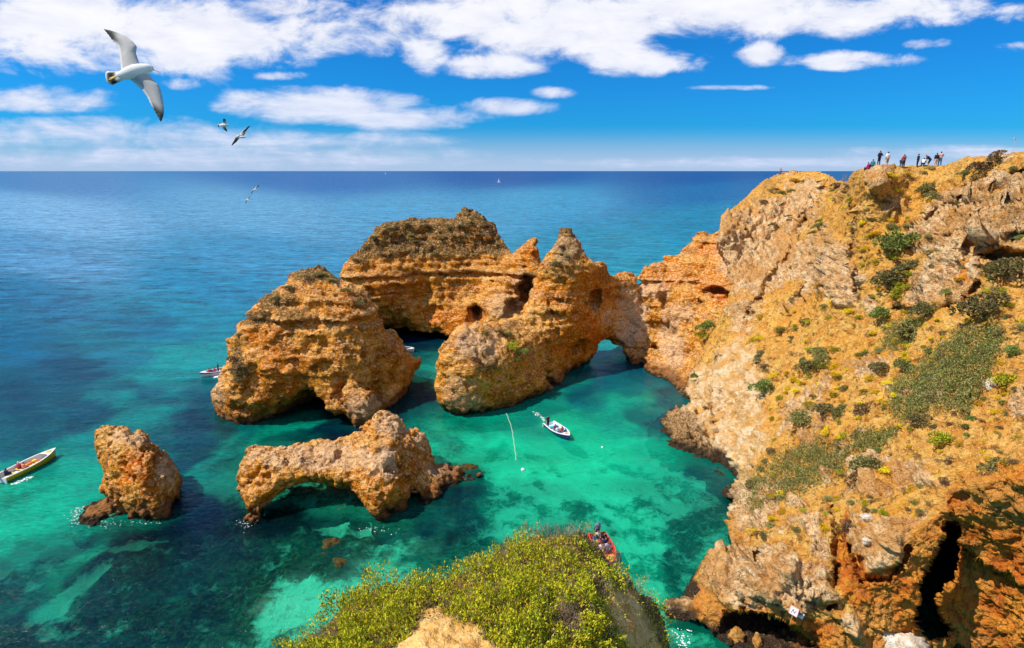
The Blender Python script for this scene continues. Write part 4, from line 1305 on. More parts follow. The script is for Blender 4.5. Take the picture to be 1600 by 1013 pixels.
LEAF = {
    'green': leaf_material('green_leaves', [(.08, .115, .024), (.22, .27, .055), (.38, .40, .11)]),
    'dark': leaf_material('dark_leaves', [(.075, .082, .024), (.19, .18, .05), (.36, .30, .11)]),
    'olive': leaf_material('olive_leaves', [(.13, .125, .035), (.28, .26, .075), (.44, .38, .16)]),
    'dry': leaf_material('dry_twigs', [(.09, .05, .018), (.22, .13, .05), (.38, .27, .14)]),
    'yellow': leaf_material('yellow_flowers', [(.25, .23, .012), (.72, .48, .008), (.88, .64, .012)]),
    'lime': leaf_material('lime_leaves', [(.14, .18, .014), (.32, .35, .02), (.58, .48, .015)]),
    'hedge': leaf_material('mastic_leaves', [(.055, .075, .008), (.23, .26, .014), (.43, .43, .022), (.64, .56, .024), (.54, .30, .018)], 0.5, 0.3),
    'straw': leaf_material('dry_grass', [(.22, .16, .09), (.42, .33, .20), (.55, .46, .32)]),
}


def leaves(C, D, L, Wd, rng, fold=0.25):
    """one folded diamond per leaf: centres, directions, lengths, widths -> verts, quads"""
    n = len(C)
    D = D / (np.linalg.norm(D, axis=1, keepdims=True) + 1e-9)
    r = rng.normal(size=(n, 3))
    S = np.cross(D, r)
    S /= np.linalg.norm(S, axis=1, keepdims=True) + 1e-9
    U = np.cross(S, D)
    L = np.broadcast_to(L, n)[:, None]
    Wd = np.broadcast_to(Wd, n)[:, None]
    V = np.stack([C - D * L * 0.5, C + S * Wd * 0.5 + U * Wd * fold, C + D * L * 0.5, C - S * Wd * 0.5 + U * Wd * fold], 1).reshape(-1, 3)
    F = np.arange(n * 4).reshape(n, 4)
    return V, F


def bush_mesh(name, seed, n, leaf, mat, flat=0.75):
    rng = np.random.default_rng(seed)
    k = rng.integers(5, 8)
    cen = rng.normal(size=(k, 3)) * np.array([.27, .27, .16]) + np.array([0, 0, .42])
    rad = rng.uniform(.40, .62, k)
    b = rng.integers(0, k, n)
    d = rng.normal(size=(n, 3))
    d /= np.linalg.norm(d, axis=1, keepdims=True)
    d[:, 2] = np.abs(d[:, 2]) * 1.0 - 0.15
    C = cen[b] + d * (rad[b] * rng.uniform(.55, 1.06, n) ** 0.6)[:, None]
    C[:, 2] = np.maximum(C[:, 2], -0.1) * flat
    dr = d + rng.normal(size=(n, 3)) * 0.6
    V, F = leaves(C, dr, leaf * rng.uniform(.6, 1.4, n), leaf * 0.55 * rng.uniform(.6, 1.3, n), rng)
    return new_mesh(name, V, F, [mat], False)


BUSH = {}
for kind, n, lf in (('green', 950, .17), ('dark', 950, .17), ('olive', 950, .16), ('dry', 600, .18), ('yellow', 520, .20), ('lime', 560, .19)):
    BUSH[kind] = [bush_mesh('foliage', 100 + 7 * i + hash(kind) % 1 + len(kind) * 31, n, lf, LEAF[kind]) for i in range(4)]

_vis = {}


def on_rock(o, px, py):
    """the surface point of a rock met by the line of sight"""
    if o.name not in _vis:
        v = np.empty(len(o.data.vertices) * 3, np.float32)
        o.data.vertices.foreach_get('co', v)
        v = v.reshape(-1, 3)
        _vis[o.name] = (v, *project(v))
    v, u, w_, t = _vis[o.name]
    m = np.nonzero((np.abs(u - px) < 4) & (np.abs(w_ - py) < 4))[0]
    if len(m) == 0:
        return None
    return v[m[np.argmin(t[m])]]


def plant(kind, P, r, label, cat, group=None, squash=1.0, name='shrub', nrm=None):
    o = link(name, random.choice(BUSH[kind]))
    up = Vector((0, 0, 1))
    if nrm is not None:
        up = (Vector(nrm) * 0.5 + Vector((0, 0, 0.9))).normalized()
        P = np.asarray(P) + np.asarray(nrm) * r * 0.12
    q = up.to_track_quat('Z', 'Y') @ Matrix.Rotation(random.uniform(0, 6.28), 3, 'Z').to_quaternion()
    o.rotation_mode = 'QUATERNION'
    o.rotation_quaternion = q
    o.location = Vector(P) - up * r * 0.12
    o.scale = (r * random.uniform(.9, 1.15), r * random.uniform(.9, 1.15), r * squash)
    tag(o, label, cat, group)
    return o


# the larger shrubs of the slope, one by one
BIG = [(1398, 384, 31, 'green', 'largest rounded green shrub, high in the gully of the slope'),
       (1388, 434, 26, 'dark', 'dark shrub just below the largest green shrub in the gully'),
       (1414, 410, 19, 'olive', 'olive shrub tucked against the right side of the largest green shrub'),
       (1397, 452, 14, 'lime', 'yellow-green shrub at the bottom of the dark shrub in the gully'),
       (1545, 486, 33, 'dark', 'dark leaning shrub at the upper end of the long green thicket'),
       (1578, 424, 28, 'dark', 'dark brown shrub under the shallow overhang by the upper right edge'),
       (1552, 419, 14, 'dark', 'small dark shrub left of the dark brown one under the overhang'),
       (1450, 293, 14, 'dark', 'dark round shrub below the group of walkers in shorts'),
       (1462, 304, 12, 'olive', 'olive shrub touching the dark round one below the walkers'),
       (1532, 263, 17, 'dry', 'brown shrub on the crest to the right of the walkers'),
       (1560, 249, 15, 'dry', 'low brown shrub near the thin post on the crest'),
       (1198, 606, 19, 'green', 'green shrub at the rim above the pale sandy wall'),
       (1262, 572, 17, 'dark', 'dark shrub at the left of the slope above the green rim shrub'),
       (1286, 553, 19, 'olive', 'olive shrub beside the dark one at the left of the slope'),
       (1418, 516, 27, 'olive', 'wide olive shrub in the middle of the slope'),
       (1456, 491, 19, 'dark', 'dark shrub at the foot of the pale crag in mid-slope'),
       (1384, 489, 20, 'green', 'green shrub with yellow flowers around it, below the gully'),
       (1372, 572, 16, 'olive', 'olive shrub left of the wide thicket'), (1418, 574, 16, 'dark', 'dark shrub against the upper left edge of the long thicket'),
       (1292, 641, 18, 'olive', 'left one of a pair of olive shrubs below mid-slope'), (1312, 641, 15, 'dark', 'dark shrub joined to an olive one below mid-slope'),
       (1345, 636, 17, 'dry', 'brown twiggy shrub between the two green thickets'), (1254, 655, 19, 'olive', 'olive shrub above the lower thicket'),
       (1358, 728, 23, 'dark', 'broad dark shrub to the right of the lower thicket'), (1338, 746, 17, 'dry', 'brown shrub below the broad dark one by the lower thicket'),
       (1468, 686, 19, 'lime', 'yellow-green shrub below the long thicket'), (1520, 656, 9, 'green', 'small blue-green shrub alone on bare soil under the white boulder'),
       (1550, 722, 19, 'dark', 'dark hanging shrub on the rim of the orange cave'),
       (1437, 662, 18, 'olive', 'olive shrub at the lower left end of the long thicket'),
       (1566, 590, 17, 'lime', 'flowering shrub right of the long thicket'), (1540, 545, 15, 'olive', 'grey-green shrub on the right edge of the long thicket'),
       (1583, 545, 15, 'green', 'green shrub at the right edge above the flowering shrub'),
       (1110, 512, 15, 'green', 'green shrub on the ledge beside the red hollow'), (1098, 525, 10, 'lime', 'bright grass-green shrub at the tip of the ledge beside the red hollow'),
       (1088, 584, 10, 'green', 'small green shrub on the pillar above the lagoon'), (1310, 292, 11, 'dry', 'brown shrub in the notch of the skyline'),
       (1180, 748, 17, 'olive', 'olive shrub at the left end of the lower thicket'), (1196, 840, 9, 'dark', 'dark shrub on the brow of the near cliff'),
       (1141, 862, 9, 'olive', 'olive tuft on the edge of the near cliff above the lagoon'), (1330, 825, 16, 'dry', 'brown shrub on the near cliff above the orange face'),
       (1385, 805, 8, 'lime', 'bright green shrub beside white stones on the near cliff')]
for px, py, r, kd, lb in BIG:
    P, N_, rk_, _ = on_cliff(px, py + r * 0.35)
    t_ = project(P[None])[2][0]
    plant(kd, P, r * t_ / FPX * 1.12, lb, 'shrub', 'single shrubs of the cliff slope', 1.1, nrm=N_)

# scattered small shrubs and flowering tufts
SLOPE = [(1150, 345), (1210, 280), (1330, 290), (1360, 268), (1600, 250), (1600, 730), (1490, 745), (1440, 800), (1330, 830), (1200, 850), (1130, 855), (1175, 760), (1200, 700), (1195, 600), (1150, 520), (1190, 430)]
_sl = np.array(SLOPE, float)
MARKS = [(1398, 384, 'the largest green shrub'), (1541, 596, 'the white boulder'), (1480, 590, 'the long thicket'), (1245, 740, 'the lower thicket'), (1470, 880, 'the dark crevice'),
         (1130, 640, 'the pale sandy wall'), (1410, 250, 'the walkers'), (1570, 400, 'the shallow overhang'), (1310, 283, 'the skyline notch'), (1200, 970, 'the wide cave mouth'), (1220, 272, 'the lone walker'),
         (1122, 458, 'the red hollow'), (1465, 440, 'the pale mid-slope crag'), (1358, 728, 'the broad dark shrub'), (1286, 553, 'the olive shrub left of mid-slope'), (1350, 812, 'the white stones'), (1300, 641, 'the pair of olive shrubs')]
ORD = ['nearest', 'second', 'third', 'fourth', 'fifth', 'sixth', 'seventh', 'eighth', 'ninth', 'tenth', 'eleventh', 'twelfth', 'thirteenth', 'fourteenth', 'fifteenth']
KINDW = {'yellow': 'bright yellow flower clump', 'lime': 'yellow-green flower clump', 'olive': 'olive scrub bush', 'dark': 'dark scrub bush', 'dry': 'brown scrub bush', 'green': 'green scrub bush'}


def where(px, py):
    d = [math.hypot(px - a, py - b) for a, b, _ in MARKS]
    k = int(np.argmin(d))
    dx, dy = px - MARKS[k][0], py - MARKS[k][1]
    side = ('to the right of' if dx > 0 else 'to the left of') if abs(dx) > abs(dy) else ('below' if dy > 0 else 'above')
    return k, side, d[k]


def name_by_place(lst):
    seen = {}
    for o, kd, px, py in lst:
        k, side, dd = where(px, py)
        seen.setdefault((kd, k, side), []).append((dd, o))
    for (kd, k, side), os_ in seen.items():
        os_.sort(key=lambda q: q[0])
        for n_, (dd, o) in enumerate(os_):
            first = '' if len(os_) == 1 else ', ' + ORD[min(n_, 14)]
            o['label'] = 'small ' + KINDW[kd] + first + ' ' + side + ' ' + MARKS[k][2]


scattered = []
cnt = {'y': 0, 's': 0}
placed = []
tries = 0
while (cnt['y'] < 215 or cnt['s'] < 165) and tries < 9000:
    tries += 1
    px, py = random.uniform(1120, 1598), random.uniform(262, 855)
    if poly_sd(np.array([px]), np.array([py]), _sl)[0] > 0:
        continue
    P, N_, rk_, inside = on_cliff(px, py)
    if not inside or (rk_ > 0.45 and random.random() < 0.82):
        continue
    t_ = project(P[None])[2][0]
    yellow_zone = poly_sd(np.array([px]), np.array([py]), [(1330, 400), (1400, 330), (1420, 480), (1480, 500), (1500, 560), (1380, 640), (1220, 760), (1300, 860), (1180, 860), (1200, 600), (1270, 470)])[0] < 0
    if cnt['y'] < 215 and random.random() < (0.75 if yellow_zone else 0.25):
        r = random.uniform(5, 10.5)
        kd = random.choice(['yellow', 'yellow', 'lime'])
        o = plant(kd, P, r * t_ / FPX, 'small yellow-flowering tuft growing on the dry orange cliff slope', 'flower clump', 'yellow-flowering tufts of the cliff slope', 0.7, 'flower_clump', N_)
        scattered.append((o, kd, px, py))
        cnt['y'] += 1
    elif cnt['s'] < 165:
        r = random.uniform(5, 12)
        kd = random.choice(['olive', 'dark', 'dry', 'dry', 'green'])
        o = plant(kd, P, r * t_ / FPX, 'small low scrub bush growing on the dry orange cliff slope', 'scrub', 'small scrub bushes of the cliff slope', 0.75, 'scrub_bush', N_)
        scattered.append((o, kd, px, py))
        cnt['s'] += 1

name_by_place(scattered)

# scrub on the tops of the stacks
NTH = ['first', 'second', 'third', 'fourth', 'fifth', 'sixth', 'seventh', 'eighth', 'ninth', 'tenth', 'eleventh', 'twelfth', 'thirteenth', 'fourteenth', 'fifteenth', 'sixteenth', 'seventeenth', 'eighteenth', 'nineteenth']
TOPS = [('broad ochre', [(497, 427), (520, 434), (480, 432), (455, 447), (545, 452), (430, 466), (410, 488), (395, 500), (565, 470), (372, 520), (365, 560), (380, 585), (375, 575), (368, 590), (360, 575)], 'dark scrub tuft on the crest of the broad left sea stack'),
        ('long flat', [(575, 385), (590, 370), (610, 355), (640, 352), (670, 350), (700, 352), (620, 375), (650, 380), (690, 370), (720, 350), (740, 345), (765, 355), (600, 395), (560, 405), (680, 395), (745, 370), (775, 380), (640, 365), (712, 372)], 'dark scrub tuft on the cap of the flat-topped far sea stack'),
        ('pointed', [(880, 385), (890, 400), (870, 410), (905, 415), (860, 420), (885, 420), (780, 515), (760, 520), (745, 560), (765, 575)], 'small scrub tuft on the flank of the pointed sea stack')]
for key, pts, lb in TOPS:
    ro = next(o for l, o in ROCKS.items() if l.startswith(key))
    pts = sorted(pts)
    for k_, (px, py) in enumerate(pts):
        P = on_rock(ro, px, py)
        if P is None:
            continue
        plant(random.choice(['dark', 'dry', 'olive']), P, random.uniform(.7, 1.3), lb.replace('scrub tuft', 'scrub tuft, ' + NTH[k_] + ' from the left'), 'scrub', 'scrub on the ' + key + ' stack', 0.7, 'scrub_bush')
ro = next(o for l, o in ROCKS.items() if l.startswith('pointed'))
for px, py, r, kd, lb in [(805, 540, 1.6, 'lime', 'yellow-green shrub in the saddle of the pointed sea stack'), (818, 548, 1.3, 'green', 'green shrub in the saddle of the pointed sea stack, right of a yellow-green one'),
                          (800, 525, 1.2, 'olive', 'olive shrub uppermost in the saddle of the pointed sea stack'), (812, 560, 1.0, 'green', 'small green shrub lowest in the saddle of the pointed sea stack')]:
    P = on_rock(ro, px, py)
    if P is not None:
        plant(kd, P, r, lb, 'shrub', None, 0.8)


# the matted thickets: nobody could count their stems
def thicket(name, poly, kinds, dens, lift):
    rng = np.random.default_rng(len(poly) * 7 + 1)
    poly = np.array(poly, float)
    for kd, share in kinds:
        n = int(dens * share)
        x = rng.uniform(poly[:, 0].min() - 6, poly[:, 0].max() + 6, n * 3)
        y = rng.uniform(poly[:, 1].min() - 6, poly[:, 1].max() + 6, n * 3)
        ok = poly_sd(x + rng.normal(size=len(x)) * 5, y + rng.normal(size=len(x)) * 5, poly) < 0
        x, y = x[ok][:n], y[ok][:n]
        i = np.clip(np.round((y - CL['y0']) / CL['st']).astype(int), 0, CL['P'].shape[0] - 1)
        j = np.clip(np.round((x - CL['x0']) / CL['st']).astype(int), 0, CL['P'].shape[1] - 1)
        P, Nn = CL['P'][i, j].copy(), CL['N'][i, j]
        up = Nn * 0.7 + np.array([0, 0, 0.7])
        mound = 0.55 + 0.9 * np.clip(billow(P, 1.6, 2, 0.5, 40.0) + 0.4, 0, 1.3)
        P += up * (rng.uniform(0.25, 1.0, len(P)) * lift * mound)[:, None]
        P += rng.normal(size=P.shape) * 0.06
        V, F = leaves(P, up + rng.normal(size=P.shape) * 0.8, rng.uniform(.11, .24, len(P)), rng.uniform(.06, .12, len(P)), rng)
        yield V, F, kd


MATS = [('thicket', [(1390, 640), (1402, 608), (1450, 562), (1500, 530), (1555, 512), (1572, 528), (1545, 580), (1512, 640), (1470, 640), (1440, 655), (1400, 655)], [('olive', .8), ('green', .2)], 19000, .6),
        ('thicket', [(1160, 800), (1180, 748), (1215, 712), (1262, 690), (1310, 690), (1330, 712), (1312, 742), (1270, 766), (1205, 792)], [('olive', .75), ('green', .25)], 13000, .6),
        ('thicket', [(1320, 705), (1350, 680), (1395, 668), (1400, 682), (1350, 705)], [('olive', .6), ('green', .4)], 3000, .5),
        ('thicket', [(1375, 545), (1395, 510), (1430, 500), (1450, 505), (1430, 535), (1395, 552)], [('olive', .8), ('green', .2)], 3400, .55),
        ('thicket', [(1092, 524), (1130, 490), (1144, 480), (1140, 498), (1115, 520), (1098, 534)], [('green', .7), ('lime', .3)], 1500, .45)]
for nm, poly, kinds, dens, lift in MATS:
    Vs, Fs, mi, off, mats = [], [], [], 0, []
    for V, F, kd in thicket(nm, poly, kinds, dens, lift):
        Vs.append(V)
        Fs.append(F + off)
        mi.append(np.full(len(F), len(mats)))
        mats.append(LEAF[kd])
        off += len(V)
    tag(link(nm, new_mesh(nm, np.concatenate(Vs), np.concatenate(Fs), mats, False, np.concatenate(mi))), kind='stuff')


# ------------------------------------------------------------------ the near hillock
HILL = [(380, 1100), (455, 1016), (500, 985), (560, 928), (590, 917), (640, 917), (700, 902), (760, 872), (800, 852), (840, 842), (870, 838), (905, 828), (930, 846), (960, 884), (990, 918), (1025, 942), (1040, 972), (1046, 1013), (1080, 1130), (380, 1130)]


BARE = [(600, 1040), (632, 1002), (648, 985), (662, 955), (680, 950), (697, 962), (718, 975), (752, 986), (770, 1005), (790, 1040), (780, 1130), (600, 1130)]
BARE2 = [(955, 935), (985, 922), (1004, 948), (1018, 985), (1024, 1013), (1030, 1130), (975, 1130), (978, 1010), (962, 970)]


def build_hillock():
    st = 3.0
    gx, gy = np.meshgrid(np.arange(370, 1096, st), np.arange(815, 1136, st))
    sd_ = poly_sd(gx, gy, HILL)
    ct = [('t', 905, 826, 14.5), ('t', 840, 842, 14.2), ('t', 700, 902, 12.6), ('t', 560, 925, 12.0), ('t', 455, 1016, 11.2), ('t', 380, 1100, 10.5), ('t', 600, 1000, 10.2), ('t', 700, 960, 10.8), ('t', 700, 1050, 9.0),
          ('t', 850, 1000, 10.2), ('t', 850, 900, 12.6), ('t', 930, 850, 14.8), ('t', 960, 890, 14.8), ('t', 930, 950, 12.0), ('t', 1000, 930, 15.5), ('t', 1045, 990, 16.5), ('t', 990, 1000, 13.2), ('t', 1000, 1120, 12.5), ('t', 600, 1120, 8.4), ('t', 850, 1120, 8.6)]
    pts, val = ctrl_Y(ct)
    Yw = np.exp(RBF(pts, val, 4e-4)(gx, gy))
    t = Yw / pix_dir(gx, gy)[1]
    dm = np.clip(-sd_, 0, 200) * t / FPX
    Yw = Yw + 0.9 * (1 - np.sqrt(np.clip(1 - (1 - np.clip(dm / 0.9, 0, 1)) ** 2, 0, 1)))
    t = Yw / pix_dir(gx, gy)[1]
    P = np.stack([(gx - 800) / FPX * t, Yw, CAM_H + pix_dir(gx, gy)[2] * t], -1)
    N = np.cross(np.gradient(P, axis=1), np.gradient(P, axis=0))
    N /= np.linalg.norm(N, axis=2, keepdims=True)
    N[np.sum(N * (P - np.array([0, 0, CAM_H])), 2) > 0] *= -1
    q = P.reshape(-1, 3)
    d = 0.14 * fbm(q, 0.9, 4, 0.6) + 0.05 * billow(q, 0.22, 3, 0.6)
    P = (q + N.reshape(-1, 3) * d[:, None]).reshape(P.shape)
    ins = sd_ < 1
    cell = ins[:-1, :-1] & ins[1:, :-1] & ins[:-1, 1:] & ins[1:, 1:]
    used = np.zeros(gx.shape, bool)
    for a in (slice(0, -1), slice(1, None)):
        for b in (slice(0, -1), slice(1, None)):
            used[a, b] |= cell
    idx = -np.ones(gx.shape, int)
    idx[used] = np.arange(used.sum())
    r, c = np.nonzero(cell)
    F = np.stack([idx[r, c], idx[r + 1, c], idx[r + 1, c + 1], idx[r, c + 1]], 1)
    V = P[used]
    ed = np.concatenate([F[:, [0, 1]], F[:, [1, 2]], F[:, [2, 3]], F[:, [3, 0]]])
    bnd = ed[~np.isin(ed[:, 0] * 10**7 + ed[:, 1], ed[:, 1] * 10**7 + ed[:, 0])]
    bv = np.unique(bnd)
    top = len(V)
    D = V[bv] + np.array([0, 1.2, -2.5])
    D[:, 0] *= (V[bv][:, 1] + 1.2) / V[bv][:, 1]
    E_ = D + np.array([0, 1.5, -22.0])
    p1 = {v: top + i for i, v in enumerate(bv)}
    p2 = {v: top + len(bv) + i for i, v in enumerate(bv)}
    F2 = np.array([[b, a, p1[a], p1[b]] for a, b in bnd] + [[p1[b], p1[a], p2[a], p2[b]] for a, b in bnd])
    m, t_ = base_mat('sandy_earth')
    g = t_.node('ShaderNodeNewGeometry')
    n1_ = t_.noise(g.outputs['Position'], 3.0, 6.0, 0.65)
    n2_ = t_.noise(g.outputs['Position'], 14.0, 4.0, 0.6)
    c_ = t_.mix(t_.ss(n1_, 0.35, 0.65), (0.58, 0.30, 0.07), (0.78, 0.52, 0.20))
    c_ = t_.mix(t_.math('MULTIPLY', t_.ss(n2_, 0.46, 0.34), 0.6), c_, (0.30, 0.14, 0.035))
    c_ = t_.mix(t_.math('MULTIPLY', t_.ss(n2_, 0.56, 0.66), 0.5), c_, (0.86, 0.66, 0.38))
    bp = t_.node('ShaderNodeBump')
    bp.inputs['Distance'].default_value = 0.12
    t_.link(t_.math('ADD', n1_, t_.math('MULTIPLY', n2_, 0.4)), bp.inputs['Height'])
    at_ = t_.node('ShaderNodeAttribute', attribute_name='litter')
    sp_ = t_.node('ShaderNodeSeparateColor')
    t_.link(at_.outputs['Color'], sp_.inputs[0])
    c_ = t_.mix(t_.math('MULTIPLY', sp_.outputs[0], 0.9), c_, t_.mix(t_.ss(n2_, 0.4, 0.6), (0.05, 0.042, 0.012), (0.16, 0.11, 0.035)))
    finish(m, t_, c_, 0.95, bp.outputs[0], 0.1)
    me = new_mesh('hillock', np.concatenate([V, D, E_]), np.concatenate([F, F2]), [m])
    jx, jy = gx + 9 * fbm(P.reshape(-1, 3), 0.5, 3).reshape(gx.shape), gy + 7 * fbm(P.reshape(-1, 3) + 9, 0.5, 3).reshape(gx.shape)
    lit = sstep(poly_sd(jx, jy, BARE), -3, 8) * sstep(poly_sd(jx, jy, BARE2), -3, 8)
    lit = np.concatenate([lit[used], np.ones(2 * len(bv))])
    set_col(me, 'litter', np.repeat(lit[:, None], 3, 1))
    tag(link('hillock', me), kind='structure')
    return gx, gy, P, N, sd_


hx, hy, HP, HN, hsd = build_hillock()



def cover_hillock():
    rng = np.random.default_rng(5)
    n = 360000
    x = rng.uniform(380, 1090, n)
    y = rng.uniform(822, 1120, n)
    wx = x + rng.normal(size=n) * 5
    wy = y + rng.normal(size=n) * 4
    sd_ = poly_sd(x, y, HILL)
    ok = (sd_ < 2) & (poly_sd(wx, wy, BARE) > 3) & ((poly_sd(wx, wy, BARE2) > 2) | (rng.random(n) < 0.06))
    x, y, sd_ = x[ok], y[ok], sd_[ok]
    i = np.clip(np.round((y - 815) / 3.0).astype(int), 0, HP.shape[0] - 1)
    j = np.clip(np.round((x - 370) / 3.0).astype(int), 0, HP.shape[1] - 1)
    P, Nn = HP[i, j].copy(), HN[i, j]
    P += rng.normal(size=P.shape) * 0.02
    mound = np.clip(0.35 + 0.9 * billow(P, 0.55, 2, 0.5, 40.0) + 0.5 * fbm(P, 1.4, 2), 0.02, 1.5)
    keep = rng.random(len(P)) < np.clip(0.30 + mound, 0, 1) * 0.62
    P, Nn, x, y, sd_, mound = P[keep], Nn[keep], x[keep], y[keep], sd_[keep], mound[keep]
    up = Nn * 0.8 + np.array([0, 0, 0.55])
    P += up * (rng.uniform(0.10, 1.0, len(P)) ** 0.6 * 0.42 * (mound + 0.12))[:, None]
    dry = fbm(P, 1.1, 3, 0.6, 60.0)
    isdry = (dry + rng.normal(size=len(P)) * 0.15 + 0.75 * sstep(sd_, -24, -4) * sstep(x, 760, 860) > 0.55)
    ln = rng.uniform(.04, .085, len(P))
    V1, F1 = leaves(P[~isdry], up[~isdry] + rng.normal(size=P[~isdry].shape) * 0.75, ln[~isdry], ln[~isdry] * 0.48, rng)
    tag(link('shrubbery', new_mesh('shrubbery', V1, F1, [LEAF['hedge']], False)), kind='stuff')
    V2, F2 = leaves(P[isdry], up[isdry] + rng.normal(size=P[isdry].shape) * 0.5, ln[isdry] * 2.2, ln[isdry] * 0.16, rng)
    tag(link('dry_twigs', new_mesh('dry_twigs', V2, F2, [LEAF['straw']], False)), kind='stuff')
    # taller dead stalks along the top edge
    Cs, Ds, Ls = [], [], []
    for k in range(420):
        px = rng.uniform(780, 1000) if k < 330 else rng.uniform(560, 800)
        jj = int((px - 370) / 3)
        col = np.nonzero(hsd[:, jj] < -2)[0]
        if len(col) == 0:
            continue
        b = HP[col[0] + int(rng.integers(0, 5)), jj]
        L = rng.uniform(.12, .34) if k % 12 else rng.uniform(.35, .55)
        d = np.array([rng.normal() * .45, rng.normal() * .3, 1.0])
        d /= np.linalg.norm(d)
        Cs.append(b + np.array([0, 0, .12]) + d * L * .5)
        Ds.append(d)
        Ls.append(L)
    V3, F3 = leaves(np.array(Cs), np.array(Ds), np.array(Ls), np.array(Ls) * 0.03 + .004, rng)
    tag(link('dead_stalks', new_mesh('dead_stalks', V3, F3, [LEAF['straw']], False)), kind='stuff')


cover_hillock()


# ------------------------------------------------------------------ boulders
M_PALE = None


def boulder_material(name, a, b, dark):
    m, t = base_mat(name)
    g = t.node('ShaderNodeNewGeometry')
    P = g.outputs['Position']
    n = t.noise(P, 2.6, 5.0, 0.65)
    f = t.noise(P, 11.0, 4.0, 0.65)
    c = t.mix(t.ss(n, 0.36, 0.64), a, b)
    c = t.mix(t.math('MULTIPLY', t.ss(f, 0.46, 0.32), 0.7), c, dark)
    bp = t.node('ShaderNodeBump')
    bp.inputs['Distance'].default_value = 0.25
    t.link(t.math('ADD', n, t.math('MULTIPLY', f, 0.5)), bp.inputs['Height'])
    return finish(m, t, c, 0.9, bp.outputs[0], 0.15)


M_PALE = boulder_material('pale_stone', (0.62, 0.47, 0.32), (0.84, 0.76, 0.68), (0.22, 0.14, 0.08))
M_OCHRE = boulder_material('ochre_stone', (0.40, 0.17, 0.03), (0.58, 0.32, 0.10), (0.12, 0.05, 0.015))
M_WEEDY = boulder_material('weedy_stone', (0.035, 0.026, 0.010), (0.11, 0.08, 0.018), (0.010, 0.009, 0.006))


def sphere_grid(nu=28, nv=18):
    V, F = [], []
    for j in range(nv + 1):
        for i in range(nu):
            th, ph = math.pi * j / nv, 2 * math.pi * i / nu
            V.append((math.sin(th) * math.cos(ph), math.sin(th) * math.sin(ph), math.cos(th)))
    for j in range(nv):
        for i in range(nu):
            F.append((j * nu + i, (j + 1) * nu + i, (j + 1) * nu + (i + 1) % nu, j * nu + (i + 1) % nu))
    return np.array(V), np.array(F)


def boulder(P, r, sq, mat, label, seed, group=None):
    V, F = sphere_grid()
    d = 1 + 0.42 * fbm(V + seed * 3.7, 1.1, 3, 0.55) + 0.16 * billow(V + seed, 0.5, 2)
    V = V * d[:, None] * np.array(sq) * r
    o = link('boulder', new_mesh('boulder', V, F, [mat]), loc=P)
    return tag(o, label, 'boulder', group)


def bo_cliff(px, py, rpx, sq, mat, label, seed):
    P = on_cliff(px, py)[0]
    t_ = project(P[None])[2][0]
    boulder(P, rpx * t_ / FPX, sq, mat, label, seed)


bo_cliff(1541, 596, 12, (1, .8, 1), M_PALE, 'white boulder on bare soil to the right of the long thicket', 1)
bo_cliff(1356, 812, 10, (1.1, .8, .8), M_PALE, 'left one of two white stones on the near cliff above the orange face', 2)
bo_cliff(1345, 803, 6, (.8, .8, 1.1), M_PALE, 'small white stone touching the left white stone on the near cliff', 6)
bo_cliff(1362, 853, 6, (1, .8, .8), M_PALE, 'white stone lying lower on the near cliff, just above the orange face', 3)
bo_cliff(1418, 765, 7, (.7, .8, 1.2), M_PALE, 'pale upright stone among rubble left of the orange cave', 4)
bo_cliff(1410, 1012, 36, (1.1, .7, .7), M_PALE, 'large pale boulder at the bottom edge below the dark crevice', 5)
bo_cliff(1103, 984, 15, (.75, .8, 1.1), M_OCHRE, 'ochre boulder wedged in the small left cave of the near cliff', 7)
bo_cliff(1152, 994, 13, (1.0, .8, .9), M_OCHRE, 'ochre boulder at the left side of the wide cave mouth', 8)
bo_cliff(1184, 1003, 10, (.7, .8, 1.2), M_OCHRE, 'slim ochre boulder inside the wide cave mouth', 9)
for k, (px, py, r, z, lb) in enumerate([(515, 853, .95, -.18, 'upper weed-covered boulder in the clear shallows between the arch and the hillock'), (531, 884, .9, -.2, 'dark weed-covered boulder nearest the green hillock in the shallows'),
                                         (480, 864, .6, -.22, 'small mustard-coloured boulder left of the weed-covered ones in the shallows'), (508, 871, .7, -.3, 'low drowned boulder between two larger weed-covered ones'),
                                         (470, 880, .8, -.4, 'drowned boulder lying left in the dark reef of the shallows'), (735, 738, 1.3, -.5, 'dark drowned boulder off the right tip of the rock arch'),
                                         (540, 800, .9, -.4, 'drowned weedy boulder seen through the opening of the rock arch'), (505, 790, .8, -.42, 'drowned boulder in the left of the rock arch opening')]):
    boulder(unproj(px, py, z=z - .14), r, (1.15, 1, .55), M_WEEDY, lb, 20 + k)


# ------------------------------------------------------------------ people
def cap(G, a, b, ra, rb):
    a, b = np.array(a, np.float32), np.array(b, np.float32)
    ab = b - a
    h = np.clip(((G - a) @ ab) / (ab @ ab + 1e-9), 0, 1)
    return np.linalg.norm(G - a - h[:, None] * ab, axis=1) - (ra + (rb - ra) * h)


